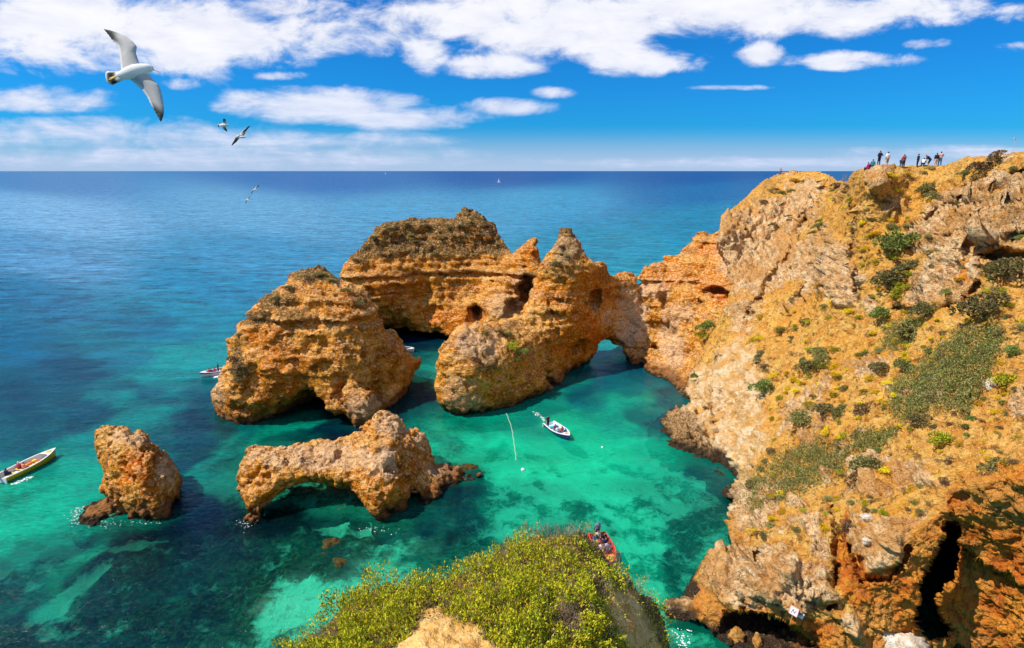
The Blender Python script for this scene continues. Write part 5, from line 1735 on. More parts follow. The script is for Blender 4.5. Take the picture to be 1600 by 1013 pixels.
POSES = {
    'stand': dict(pel=(0, 0, .94), chest=(0, 0, 1.34), neck=(0, .01, 1.50), head=(0, .03, 1.64), knee=[(-.10, .02, .50), (.11, .03, .50)], ank=[(-.11, -.02, .08), (.13, .0, .08)], elb=[(-.25, -.03, 1.14), (.25, -.03, 1.14)], wri=[(-.24, .06, .88), (.24, .06, .88)]),
    'camera': dict(pel=(0, 0, .94), chest=(0, -.01, 1.34), neck=(0, .0, 1.50), head=(0, .03, 1.64), knee=[(-.11, .02, .50), (.12, .03, .50)], ank=[(-.13, -.03, .08), (.15, .02, .08)], elb=[(-.27, .12, 1.22), (.27, .12, 1.22)], wri=[(-.08, .26, 1.52), (.08, .26, 1.52)]),
    'akimbo': dict(pel=(0, 0, .94), chest=(.02, 0, 1.34), neck=(.02, .0, 1.50), head=(.03, .03, 1.64), knee=[(-.13, .02, .50), (.12, .03, .50)], ank=[(-.18, -.02, .08), (.16, .0, .08)], elb=[(-.38, -.06, 1.18), (.38, -.06, 1.18)], wri=[(-.18, .05, 1.0), (.18, .05, 1.0)]),
    'lean': dict(pel=(0, -.12, .92), chest=(.02, .16, 1.22), neck=(.02, .30, 1.34), head=(.02, .40, 1.42), knee=[(-.10, .02, .50), (.12, .03, .50)], ank=[(-.11, -.02, .08), (.14, .0, .08)], elb=[(-.25, .28, 1.02), (.25, .28, 1.02)], wri=[(-.16, .36, .80), (.16, .36, .80)]),
    'sit': dict(pel=(0, 0, .12), chest=(0, .03, .52), neck=(0, .06, .68), head=(0, .10, .82), knee=[(-.13, .42, .24), (.14, .42, .24)], ank=[(-.12, .46, -.16), (.13, .46, -.16)], elb=[(-.26, .10, .34), (.26, .10, .34)], wri=[(-.14, .34, .28), (.14, .34, .28)]),
    'crouch': dict(pel=(0, 0, .34), chest=(0, .18, .66), neck=(0, .28, .80), head=(0, .34, .92), knee=[(-.16, .34, .46), (.16, .30, .46)], ank=[(-.13, .02, .08), (.14, .0, .08)], elb=[(-.27, .34, .52), (.27, .34, .52)], wri=[(-.12, .50, .46), (.12, .50, .46)]),
}
_pcache = {}


def person_parts(pose, shorts, sleeve):
    key = (pose, shorts, sleeve)
    if key in _pcache:
        return _pcache[key]
    J = {k: np.array(v, np.float32) for k, v in POSES[pose].items()}
    vox = .026
    allp = np.concatenate([v.reshape(-1, 3) for v in J.values()])
    lo, hi = allp.min(0) - .26, allp.max(0) + .26
    n = np.ceil((hi - lo) / vox).astype(int)
    G = np.stack(np.meshgrid(*[lo[i] + vox * np.arange(n[i]) for i in range(3)], indexing='ij'), -1).reshape(-1, 3).astype(np.float32)
    side = np.array([1, 0, 0], np.float32)
    sh = [J['chest'] + (J['neck'] - J['chest']) * .52 - side * .17, J['chest'] + (J['neck'] - J['chest']) * .52 + side * .17]
    hip = [J['pel'] - side * .09 - [0, 0, .03], J['pel'] + side * .09 - [0, 0, .03]]
    torso = smin(cap(G, J['pel'] - side * .06, J['chest'] - side * .07, .115, .125), cap(G, J['pel'] + side * .06, J['chest'] + side * .07, .115, .125), .03)
    torso = smin(torso, cap(G, sh[0], sh[1], .085, .085), .06)
    upper = lower = fore = thigh = shin = None
    for i in (0, 1):
        u = cap(G, sh[i], J['elb'][i], .062, .046)
        fo = cap(G, J['elb'][i], J['wri'][i], .043, .030)
        dh = J['wri'][i] - J['elb'][i]
        dh = dh / np.linalg.norm(dh)
        hand = cap(G, J['wri'][i], J['wri'][i] + dh * .13, .036, .026)
        thumb = cap(G, J['wri'][i] + dh * .04, J['wri'][i] + dh * .09 + [0, .05, 0], .016, .012)
        fo = smin(fo, smin(hand, thumb, .015), .02)
        th = cap(G, hip[i], J['knee'][i], .088, .060)
        sn = cap(G, J['knee'][i], J['ank'][i], .056, .038)
        foot = cap(G, J['ank'][i] + [0, -.03, -.03], J['ank'][i] + [0, .15, -.045], .045, .034)
        upper = u if upper is None else np.minimum(upper, u)
        fore = fo if fore is None else np.minimum(fore, fo)
        thigh = th if thigh is None else np.minimum(thigh, th)
        sn = smin(sn, foot, .02)
        shin = sn if shin is None else np.minimum(shin, sn)
    neck = cap(G, J['neck'] - [0, 0, .04], J['head'] - [0, 0, .05], .055, .05)
    hd = J['head']
    head = (np.linalg.norm((G - hd) / np.array([.075, .095, .115]), axis=1) - 1) * .08
    head = smin(head, cap(G, hd + [0, .085, -.005], hd + [0, .112, -.03], .012, .016), .01)      # nose
    head = smin(head, cap(G, hd + [-.078, 0, .0], hd + [-.082, 0, -.03], .014, .012), .01)       # ears
    head = smin(head, cap(G, hd + [.078, 0, .0], hd + [.082, 0, -.03], .014, .012), .01)
    body = smin(smin(torso, upper, .04), smin(fore, smin(neck, head, .02), .02), .02)
    body = smin(body, smin(thigh, shin, .02), .03)
    up = (J['neck'] - J['pel'])
    up = up / np.linalg.norm(up)
    h_ = (G - J['pel']) @ up
    sleeves = np.minimum(upper, fore) if sleeve else upper + 0.0
    shirt = smin(torso, sleeves, .03) - .020
    shirt = np.maximum(shirt, -(h_ - (-.02)))
    if sleeve:
        for i in (0, 1):
            shirt = np.maximum(shirt, .05 - np.linalg.norm(G - J['wri'][i] - 0.0, axis=1))
    legs = thigh if shorts else smin(thigh, shin, .02)
    trou = smin(np.maximum(torso, h_ - .05), legs, .03) - .024
    if not shorts:
        for i in (0, 1):
            trou = np.maximum(trou, .085 - np.linalg.norm(G - J['ank'][i] - np.array([0, .06, -.04]), axis=1))
    hair = np.maximum((np.linalg.norm((G - hd - [0, -.012, .012]) / np.array([.09, .105, .122]), axis=1) - 1) * .09, -((G - hd) @ np.array([0, -.6, .8], np.float32) + .0))
    out = {}
    for nm, f in (('body', body), ('shirt', shirt), ('trousers', trou), ('hair', hair)):
        f = f.reshape(n)
        V, Q = iso_mesh(f, lo, vox)
        out[nm] = (V, Q)
    _pcache[key] = out
    return out


_mats = {}


def cmat(col, rough=0.75):
    if (col, rough) not in _mats:
        _mats[(col, rough)] = plain('cloth_or_paint', col, rough, 0.25, 0.12, 6.0)
    return _mats[(col, rough)]


SKIN, TAN = (.52, .29, .17), (.40, .20, .11)
WHITE, NAVY, BLACK = (.80, .80, .80), (.015, .02, .06), (.015, .015, .018)


def person(P, rot, pose, shirt, trousers, label, shorts=False, sleeve=False, hair=(.03, .02, .015), skin=SKIN, group=None, pack=None, tilt=0.0, scale=1.0):
    parts = person_parts(pose, shorts, sleeve)
    V, Q = parts['body']
    o = link('person', new_mesh('person_body', V, Q, [cmat(skin, .6)]), loc=P, rot=(tilt, 0, rot), scale=scale)
    tag(o, label, 'person', group)
    for nm, c in (('shirt', shirt), ('trousers', trousers), ('hair', hair)):
        V, Q = parts[nm]
        if len(V):
            link('shorts' if nm == 'trousers' and shorts else nm, new_mesh(nm, V, Q, [cmat(c)]), o)
    if pack:
        V, F = sphere_grid(14, 10)
        V = np.sign(V) * np.abs(V) ** .6 * np.array([.17, .12, .25]) + np.array([0, -.20, 1.26])
        link('backpack', new_mesh('backpack', V, F, [cmat(pack)]), o)
    return o


def crest(px, py):
    j = int(round((px - CL['x0']) / CL['st']))
    colz = np.nonzero(CL['ins'][:, j])[0][0]
    v = project(CL['P'][colz - 2:colz + 8, j])[1]
    return Vector(CL['P'][colz - 2 + int(np.argmin(v)), j]) - Vector((0, 0, .05))


GRP = 'walkers on the cliff top'
for px, py, pose, rot, sh, tr, lb, kw in [
    (1220, 273, 'camera', 2.2, (.45, .30, .36), (.10, .11, .14), 'lone walker with a dark backpack at the top of the far headland', dict(pack=BLACK)),
    (1356, 262, 'sit', 0.5, (.55, .015, .22), (.05, .03, .05), 'person in a magenta top sitting on the crest, leftmost of the walkers', {}),
    (1363, 262, 'sit', -0.3, (.02, .22, .25), (.02, .02, .03), 'person in a teal top sitting beside the one in magenta', {}),
    (1373.5, 257, 'akimbo', 0.2, (.03, .03, .09), (.02, .02, .035), 'person in dark clothes with hands on hips, next to the white shirt', {}),
    (1385.5, 257.5, 'stand', 0.1, WHITE, (.42, .30, .18), 'person in a white shirt and tan shorts seen from behind', dict(shorts=True)),
    (1408, 258, 'lean', -1.2, (.55, .58, .62), (.05, .10, .22), 'person in pale top and jeans in the middle of the crest', {}),
    (1412, 258, 'camera', 0.0, (.30, .06, .06), (.04, .04, .05), 'person with dark red top taking a picture beside the one in jeans', {}),
    (1433, 257, 'stand', 0.8, NAVY, (.02, .02, .025), 'person all in navy standing apart left of the group', dict(sleeve=True)),
    (1441, 257, 'crouch', -0.9, (.75, .76, .74), (.02, .035, .14), 'person crouching in a pale top and blue trousers', {}),
    (1450, 257, 'lean', 1.2, (.02, .025, .06), (.015, .015, .02), 'person bending forward with reddish hair and bare legs', dict(shorts=True, hair=(.30, .10, .03))),
    (1460.5, 257, 'stand', -0.2, (.012, .015, .035), (.55, .48, .42), 'tall person in a black T-shirt and pale shorts', dict(shorts=True)),
    (1467.5, 257, 'camera', -0.6, (.58, .33, .30), (.10, .22, .45), 'person in a pink top and light blue jeans, rightmost of the walkers', {})]:
    person(crest(px, py), rot, pose, sh, tr, lb, group=GRP, scale=0.97, **kw)


# ------------------------------------------------------------------ boats
def strip(rows):
    """quads between successive point rows"""
    n = len(rows[0])
    V = np.concatenate([np.asarray(r, float) for r in rows])
    F = [(k * n + i, (k + 1) * n + i, (k + 1) * n + i + 1, k * n + i + 1) for k in range(len(rows) - 1) for i in range(n - 1)]
    return V, np.array(F)


def box_mesh(name, lo, hi, mat, bev=0.0):
    x0, y0, z0 = lo
    x1, y1, z1 = hi
    V = [(x, y, z) for z in (z0, z1) for y in (y0, y1) for x in (x0, x1)]
    F = np.array([(0, 2, 3, 1), (4, 5, 7, 6), (0, 1, 5, 4), (2, 6, 7, 3), (0, 4, 6, 2), (1, 3, 7, 5)])
    return new_mesh(name, V, F, [mat], False)


def boat(name, label, cat, bow, stern, z, beam, free, hullc, railc, insidec, benchc, deckc, bench_at, motor=True, mark=None, group='boats carrying visitors round the rocks', stripe=None):
    b3, s3 = unproj(*bow, z=z), unproj(*stern, z=z)
    d = b3 - s3
    L = float(np.hypot(d[0], d[1]))
    o = bpy.data.objects.new(name, None)
    COL.objects.link(o)
    o.location = (s3[0], s3[1], 0)
    o.rotation_euler = (0, 0, math.atan2(d[1], d[0]))
    tag(o, label, cat, group)
    B = beam / 2

    def hb(s):
        return max(B * (0.86 + 0.14 * min(1, s / .35)) * (1 - max(0, (s - .42) / .58) ** 2.3), 0.02)

    def sheer(s):
        return free * (0.82 + 0.10 * s + 0.42 * max(0, s - .35) ** 1.6 * 1.6)
    S = np.linspace(0, 1, 22)
    rows, gun, inner = [], [], []
    for s in S:
        x = s * L * (1 - 0.0) - (0.06 * L * max(0, s - .9) / .1 * 0)
        h, zs = hb(s), sheer(s)
        kz = -0.28 + 0.25 * max(0, s - .7) / .3
        xk = x - 0.05 * L * max(0, s - .75) / .25
        rows.append([(x, -h, zs), (x - 0.3 * (x - xk), -h * .93, zs * .55), (xk + (x - xk) * .4, -h * .74, .02), (xk, 0, kz), (xk + (x - xk) * .4, h * .74, .02), (x - 0.3 * (x - xk), h * .93, zs * .55), (x, h, zs)])
        w_ = min(.11, h * .5)
        gun.append([(x, -h - .03, zs - .05), (x, -h - .03, zs + .03), (x, -h + w_, zs + .03), (x, -h + w_, zs - .05)])
        hi_ = max(h - w_, .01)
        if s < .92:
            inner.append([(x, -hi_, zs), (x, -hi_ * .86, .16), (x, hi_ * .86, .16), (x, hi_, zs)])
    V, F = strip(rows)
    F = list(map(tuple, F)) + [tuple(range(0, 7))]
    link('hull', new_mesh('hull', V, F, [cmat(hullc, .35)]), o)
    if stripe:
        rr = []
        for s in S:
            h, zs = hb(s), sheer(s)
            rr.append([(s * L, -h - .012, zs * .92), (s * L, -h * .985 - .014, zs * .70)])
        V, F = strip(rr)
        V2 = V * np.array([1, -1, 1])
        link('hull_stripe', new_mesh('hull_stripe', np.concatenate([V, V2]), np.concatenate([F, F[:, ::-1] + len(V)]), [cmat(stripe, .35)], False), o)
    for sg in (1, -1):
        V, F = strip([[(p[0], p[1] * sg, p[2]) for p in g] for g in gun])
        link('gunwale', new_mesh('gunwale', V, F, [cmat(railc, .35)], False), o)
    V, F = strip(inner)
    link('inner_lining', new_mesh('inner_lining', V, F, [cmat(insidec, .5)], False), o)
    h0, z0 = hb(0), sheer(0)
    link('transom', box_mesh('transom', (-.05, -h0 - .02, -.1), (.06, h0 + .02, z0 * .92), cmat(railc, .35)), o)
    # foredeck closes the bow
    fd = []
    for s in np.linspace(.78, .995, 8):
        h = hb(s)
        fd.append([(s * L, -h + .02, sheer(s) + .015), (s * L, 0, sheer(s) + .07), (s * L, h - .02, sheer(s) + .015)])
    V, F = strip(fd)
    link('foredeck', new_mesh('foredeck', V, F, [cmat(deckc, .4)]), o)
    if mark:
        V, F = sphere_grid(14, 8)
        V = V * np.array([.055 * L, B * .30, .05]) + np.array([.87 * L, 0, sheer(.87) + .06])
        link('deck_hatch', new_mesh('deck_hatch', V, F, [cmat(mark, .5)]), o)
    for s in bench_at:
        h = hb(s) * .90
        link('bench', box_mesh('bench', (s * L - .22, -h + .06, .34), (s * L + .22, h - .06, .42), cmat(benchc, .5)), o)
    if motor:
        V, F = sphere_grid(14, 10)
        V = np.sign(V) * np.abs(V) ** .7 * np.array([.24, .17, .22]) + np.array([-.24, 0, z0 * .92 + .22])
        mo = link('outboard_motor', new_mesh('outboard_motor', V, F, [cmat(BLACK, .3)]), o)
        link('motor_leg', box_mesh('motor_leg', (-.32, -.06, -.45), (-.16, .06, z0 * .92 + .1), cmat((.05, .05, .055), .4)), mo)
    return o, L, hb, sheer


def aboard(bt, s, side, rot, pose, shirt, trousers, label, z=None, **kw):
    o, L, hb, sheer = bt
    yaw = o.rotation_euler[2]
    x, y = s * L, side * hb(s)
    zz_ = z if z is not None else (.42 if pose == 'sit' else .17)
    P = (o.location[0] + math.cos(yaw) * x - math.sin(yaw) * y, o.location[1] + math.sin(yaw) * x + math.cos(yaw) * y, zz_)
    return person(P, yaw - math.pi / 2 + rot, pose, shirt, trousers, label, group='people in the boats', **kw)


BLUE_IN, ORANGE, YEL, RED = (.06, .42, .62), (.72, .16, .02), (.78, .55, .06), (.62, .03, .02)
bt = boat('motor_boat', 'white and navy open boat with pale blue benches in the middle of the lagoon', 'boat', (890, 684), (857, 660), .55, 2.15, .72, (.012, .03, .16), WHITE, (.55, .68, .74), BLUE_IN, WHITE, (.22, .42, .60, .72), mark=(.70, .28, .12))
aboard(bt, .10, -.45, 0, 'stand', (.10, .015, .05), (.01, .015, .06), 'skipper in dark clothes standing at the stern of the navy boat')
aboard(bt, .42, -.35, 0, 'sit', (.35, .10, .30), BLACK, 'passenger with dark hair seated on the right side of the navy boat', hair=(.01, .01, .01))
aboard(bt, .60, .15, 0, 'sit', (.60, .20, .10), (.50, .04, .05), 'passenger in salmon seated in the middle of the navy boat', skin=TAN)
aboard(bt, .58, -.45, 3.1, 'sit', WHITE, (.08, .12, .30), 'passenger in white seated facing aft in the navy boat')
aboard(bt, .74, .2, 0, 'sit', (.03, .12, .40), NAVY, 'passenger in blue nearest the bow of the navy boat')

bt = boat('motor_boat', 'long yellow-sided boat with white rails and orange cushions, at the left edge', 'boat', (88, 705), (-1, 747), .6, 2.3, .85, (.74, .50, .012), WHITE, (.74, .72, .70), (.80, .50, .10), WHITE, (.20, .36, .52, .64), mark=(.70, .42, .14))
aboard(bt, .12, .1, 0, 'sit', NAVY, BLACK, 'person in navy seated at the stern of the yellow boat', sleeve=True)
aboard(bt, .02, .35, 0, 'stand', (.70, .08, .02), NAVY, 'person in an orange vest at the very stern of the yellow boat')
aboard(bt, .36, .35, 0, 'sit', (.45, .06, .10), (.10, .03, .06), 'person in a dark red top and white cap in the yellow boat', hair=WHITE)
aboard(bt, .36, -.35, 0, 'sit', (.68, .22, .14), (.10, .02, .02), 'person in salmon seated low on the near side of the yellow boat', hair=(.25, .10, .04))
for s, y, c in ((.53, .2, ORANGE), (.66, -.25, (.70, .06, .02)), (.64, .4, (.75, .50, .10)), (.78, 0, (.45, .47, .50))):
    o, L, hb, sheer = bt
    V, F = sphere_grid(14, 8)
    V = np.sign(V) * np.abs(V) ** .6 * np.array([.30, .24, .10])
    yaw = o.rotation_euler[2]
    x_, y_ = s * L, y * hb(s)
    c_ = link('cushion' if s < .7 else 'cool_box', new_mesh('cushion', V, F, [cmat(c)]), loc=(o.location[0] + math.cos(yaw) * x_ - math.sin(yaw) * y_, o.location[1] + math.sin(yaw) * x_ + math.cos(yaw) * y_, .52 if s < .7 else .27), rot=(0, 0, yaw))
    tag(c_, {ORANGE: 'orange cushion on the bench amidships in the yellow boat', (.70, .06, .02): 'red life vest on the forward bench of the yellow boat', (.75, .50, .10): 'yellow cushion on the forward bench of the yellow boat', (.45, .47, .50): 'grey box on the floor near the bow of the yellow boat'}[c], 'box' if s > .7 else 'cushion')

bt = boat('speed_boat', 'white speedboat passing behind the broad left stack', 'boat', (312.5, 586.5), (356, 576), .5, 2.1, .8, WHITE, WHITE, (.45, .45, .50), (.5, .5, .55), WHITE, (.30, .5), stripe=(.25, .10, .30))
aboard(bt, .36, .2, 0, 'stand', (.06, .06, .05), BLACK, 'person in a dark vest standing in the white speedboat', z=.3)
aboard(bt, .46, -.2, 0, 'sit', (.60, .05, .16), NAVY, 'person in a pink-red top amidships in the white speedboat')
aboard(bt, .62, .2, 0, 'sit', (.10, .04, .03), BLACK, 'person in brown seated forward in the white speedboat')
aboard(bt, .66, -.3, 0, 'sit', (.65, .10, .12), (.5, .3, .3), 'person in red nearest the bow of the white speedboat')

bt = boat('motor_boat', 'small white boat whose bow peeps out in the dark gap behind the broad stack', 'boat', (647.5, 547.5), (619, 543), .4, 1.9, .65, WHITE, WHITE, (.06, .05, .10), (.3, .3, .35), WHITE, (.4, .6))

bt = boat('motor_boat', 'red boat full of people just beyond the green hillock', 'boat', (957, 884), (932, 833), .55, 2.05, .75, RED, (.66, .05, .02), (.35, .05, .03), (.60, .10, .03), (.72, .42, .03), (.2, .38, .54, .68), mark=(.78, .60, .04))
for s, sd_, sh, tr, lb, kw in [(.02, .1, (.16, .20, .30), NAVY, 'person in a blue cap standing at the stern of the red boat', dict(hair=(.10, .16, .34))), (.14, -.1, (.75, .75, .72), BLACK, 'person in white with brown hair near the stern of the red boat', dict(hair=(.20, .10, .04))),
                               (.22, .45, (.01, .012, .04), BLACK, 'person in black on the right side of the red boat', {}), (.22, -.5, (.02, .06, .28), (.5, .5, .5), 'person in blue on the left side of the red boat', {}),
                               (.36, .35, (.02, .02, .10), NAVY, 'person in navy amidships on the right of the red boat', {}), (.38, -.3, (.60, .10, .10), (.3, .05, .05), 'person in red amidships on the left of the red boat', {}),
                               (.50, .3, (.45, .40, .50), (.05, .05, .2), 'person in lilac towards the bow of the red boat', {}), (.52, -.35, (.78, .74, .72), (.5, .2, .2), 'person in a white shirt towards the bow of the red boat', {})]:
    aboard(bt, s, sd_, 0, 'stand' if s < .1 else 'sit', sh, tr, lb, **kw)
o, L, hb, sheer = bt

# the red kayak half hidden by the tail of the rock arch
V, F = sphere_grid(16, 12)
k3 = unproj(674, 719, z=.15)
V = V * np.array([.34, 1.35, .22])
V[:, 2] += 0.10 * (V[:, 1] / 1.35) ** 2
ky = link('kayak', new_mesh('kayak', V, F, [cmat((.60, .02, .02), .35)]), loc=k3, rot=(0, 0, .15))
tag(ky, 'small red kayak half hidden behind the tail of the rock arch', 'kayak')
V, F = sphere_grid(12, 8)
link('cockpit', new_mesh('cockpit', V * np.array([.2, .42, .05]) + np.array([0, -.1, .20]), F, [cmat(BLACK)]), ky)

# sailing boats far out
for px, py, hgt, lb in [(779.5, 286.5, 8.2, 'white sailing boat out at sea, the larger of the two'), (602.5, 273.0, 3.6, 'tiny white sailing boat close under the horizon')]:
    P = unproj(px, py, z=0)
    t_ = project(P[None])[2][0]
    H_ = hgt * t_ / FPX
    o = bpy.data.objects.new('sailing_boat', None)
    COL.objects.link(o)
    o.location = P
    tag(o, lb, 'sailing boat')
    S = np.linspace(0, 1, 12)
    rows = [[((s - .5) * H_ * .62, -H_ * .09 * math.sin(math.pi * min(1, .15 + s * .85)) - .01, H_ * .09), ((s - .5) * H_ * .56, 0, -H_ * .02), ((s - .5) * H_ * .62, H_ * .09 * math.sin(math.pi * min(1, .15 + s * .85)) + .01, H_ * .09), ((s - .5) * H_ * .62, 0, H_ * .10), ((s - .5) * H_ * .62, -H_ * .09 * math.sin(math.pi * min(1, .15 + s * .85)) - .01, H_ * .09)] for s in S]
    V, F = strip(rows)
    link('hull', new_mesh('hull', V, F, [cmat(WHITE, .4)]), o)
    link('mast', box_mesh('mast', (-H_ * .012, -H_ * .012, H_ * .08), (H_ * .012, H_ * .012, H_), cmat((.6, .6, .6), .4)), o)
    for nm, pts in (('mainsail', [(-.02, 0, .97), (-.02, 0, .16), (-.27, .05, .16)]), ('jib', [(.02, 0, .90), (.30, 0, .12), (.03, .05, .14)])):
        A_ = np.array(pts) * H_
        nn = np.array([0, .012 * H_, 0])
        link(nm, new_mesh(nm, np.concatenate([A_, A_ + nn]), [(0, 1, 2), (5, 4, 3), (0, 3, 4, 1), (1, 4, 5, 2), (2, 5, 3, 0)], [cmat((.85, .85, .86))], False), o)


# ------------------------------------------------------------------ ropes, buoys, signs, post
def tube(name, pts, r, mat, parent=None, k=6):
    pts = [Vector(p) for p in pts]
    rows = []
    for i, p in enumerate(pts):
        d = (pts[min(i + 1, len(pts) - 1)] - pts[max(i - 1, 0)]).normalized()
        a = d.orthogonal().normalized()
        b = d.cross(a)
        rows.append([tuple(p + a * r * math.cos(2 * math.pi * j / k) + b * r * math.sin(2 * math.pi * j / k)) for j in range(k + 1)])
    V, F = strip(rows)
    return new_mesh(name, V, F, [mat])


rp = [(791, 646), (796, 658), (800, 670), (802, 684), (804, 698), (806, 712), (806, 722)]
pp = []
for a, b in zip(rp[:-1], rp[1:]):
    for k in range(4):
        pp.append(unproj(a[0] + (b[0] - a[0]) * k / 4 + .5 * math.sin(k * 2 + a[1]), a[1] + (b[1] - a[1]) * k / 4, z=.04))
tag(link('mooring_rope', tube('mooring_rope', pp, .03, cmat((.62, .66, .55)))), 'pale floating rope running from the pointed stack into the lagoon', 'rope')
for px, py, r, lb in [(817, 734, .24, 'white round buoy past the end of the floating rope'), (941, 699, .15, 'tiny white buoy alone in the lagoon right of the navy boat')]:
    V, F = sphere_grid(16, 10)
    o = link('buoy', new_mesh('buoy', V * np.array([r, r, r * .8]), F, [cmat(WHITE, .4)]), loc=unproj(px, py, z=r * .3))
    tag(o, lb, 'buoy')
    link('buoy_ring', new_mesh('buoy_ring', V * np.array([r * .3, r * .3, r * .25]) + np.array([0, 0, r * .85]), F, [cmat((.5, .5, .48), .4)]), o)


def sign(px, py, wpx, hpx, label, kind):
    P = on_cliff(px, py)[0].copy()
    d = np.array([0, 0, CAM_H]) - P
    d /= np.linalg.norm(d)
    P = P + d * 0.8
    t_ = project(P[None])[2][0]
    w_, h_ = wpx * t_ / FPX, hpx * t_ / FPX
    o = bpy.data.objects.new('warning_sign', None)
    COL.objects.link(o)
    o.location = P
    zf = Vector((d[0] - .35, d[1], d[2] * .7)).normalized()
    xf = Vector((0, 0, 1)).cross(zf).normalized()
    yf = zf.cross(xf)
    o.rotation_mode = 'QUATERNION'
    q = Matrix((xf, yf, zf)).transposed().to_quaternion()
    o.rotation_quaternion = q @ Matrix.Rotation(-.05 if kind == 'a' else -.14, 3, 'Z').to_quaternion()
    tag(o, label, 'sign', None)
    link('sign_panel', box_mesh('sign_panel', (-w_ / 2, -h_ / 2, -.02), (w_ / 2, h_ / 2, .02), cmat((.80, .72, .70), .5)), o)
    if kind == 'a':
        e = w_ * .09
        for lo, hi in (((-w_ / 2, h_ / 2 - e), (w_ / 2, h_ / 2)), ((-w_ / 2, -h_ / 2), (w_ / 2, -h_ / 2 + e)), ((-w_ / 2, -h_ / 2 + e), (-w_ / 2 + e, h_ / 2 - e)), ((w_ / 2 - e, -h_ / 2 + e), (w_ / 2, h_ / 2 - e))):
            link('sign_border', box_mesh('sign_border', (*lo, .018), (*hi, .026), cmat((.72, .35, .35), .5)), o)
        pts = [(-.22, -.28), (-.12, .22), (.10, -.22), (.24, .20)]
        for (xa, ya), (xb, yb) in zip(pts[:-1], pts[1:]):
            link('sign_symbol', tube('sign_symbol', [(xa * w_, ya * h_, .03), (xb * w_, yb * h_, .03)], w_ * .04, cmat((.16, .12, .16))), o)
    else:
        for k in range(3):
            y = h_ * (.26 - .26 * k)
            link('sign_line', box_mesh('sign_line', (-w_ * .36, y - h_ * .05, .018), (w_ * (.36 - .12 * (k == 2)), y + h_ * .05, .026), cmat((.10, .14, .40))), o)
    stake = link('stake', box_mesh('stake', (-.03, -h_ * .5 - .5, -.06), (.03, h_ * .4, -.022), cmat((.25, .16, .08))), o)


sign(1238, 951, 13, 13, 'square white warning sign with a red border on the brow of the cave', 'a')
sign(1249, 959, 13, 8.5, 'small white notice with blue lines below the square warning sign', 'b')
P = crest(1582, 241)
o = link('post', tube('post', [P - Vector((0, 0, .3)), P + Vector((0, 0, 1.6))], .022, cmat((.42, .45, .50))))
tag(o, 'thin grey post standing on the crest at the right edge', 'post')
link('post_cap', box_mesh('post_cap', (P[0] - .16, P[1] - .03, P[2] + 1.48), (P[0] + .16, P[1] + .03, P[2] + 1.62), cmat((.55, .58, .62))), o)
rng = np.random.default_rng(8)
P = np.array(crest(1318, 285))
C = np.array([P + np.array([rng.normal() * .25, rng.normal() * .2, h]) for h in np.linspace(.1, 1.2, 60)])
V, F = leaves(C, np.array([[rng.normal() * .4, rng.normal() * .3, 1.0] for _ in C]), .42, .05, rng)
tag(link('dry_weed', new_mesh('dry_weed', V, F, [LEAF['straw']], False)), 'tall dry weed against the sea in the notch of the skyline', 'plant')


# ------------------------------------------------------------------ foam
def foam(name, blobs, seed, col=(.62, .70, .72)):
    rng = np.random.default_rng(seed)
    V, F = [], []
    for (px, py, sx, sy, n, rmin, rmax) in blobs:
        for _ in range(n):
            c = unproj(px + rng.normal() * sx, py + rng.normal() * sy, z=0)
            r = rng.uniform(rmin, rmax)
            k = 7
            a0, st_ = rng.uniform(0, 6.28), rng.uniform(1.0, 2.6)
            ang = rng.uniform(0, 3.14)
            b = len(V)
            for j in range(k):
                th = a0 + 2 * math.pi * j / k
                x, y = r * st_ * math.cos(th) * rng.uniform(.6, 1.2), r * math.sin(th) * rng.uniform(.6, 1.2)
                V.append((c[0] + x * math.cos(ang) - y * math.sin(ang), c[1] + x * math.sin(ang) + y * math.cos(ang), .02))
            V.append((c[0], c[1], .05 + r * .08))
            for j in range(k):
                F.append((b + j, b + (j + 1) % k, b + k))
    tag(link(name, new_mesh(name, V, np.array(F), [cmat(col, .6)])), kind='stuff')


foam('foam', [(119, 808, 6, 6, 60, .015, .06), (132, 797, 8, 4, 40, .015, .06), (160, 818, 14, 4, 30, .015, .05), (383, 818, 7, 5, 40, .015, .05), (225, 816, 22, 3, 30, .015, .05), (590, 828, 16, 4, 30, .015, .05), (1066, 1000, 7, 9, 40, .02, .07)], 1)
wk = []
for k in range(14):
    f = k / 13
    wk.append((336 + 20 * f, 589 - 4.5 * f, 2.0, .6, 9, .08, .28))          # white wash beside the speedboat
    wk.append((851 - 14 * f, 657 - 12 * f, 1.2 + 2 * f, .8 + f, 3, .04, .12))   # wake astern of the navy boat
    wk.append((20 + 30 * f, 757 - 12 * f, 2, .7, 3, .04, .12))
foam('wake', wk, 2)


# ------------------------------------------------------------------ gulls
AX_R, AX_U, AX_F = np.array([1.0, 0, 0]), np.array([0, SP, CP]), np.array([0, CP, -SP])


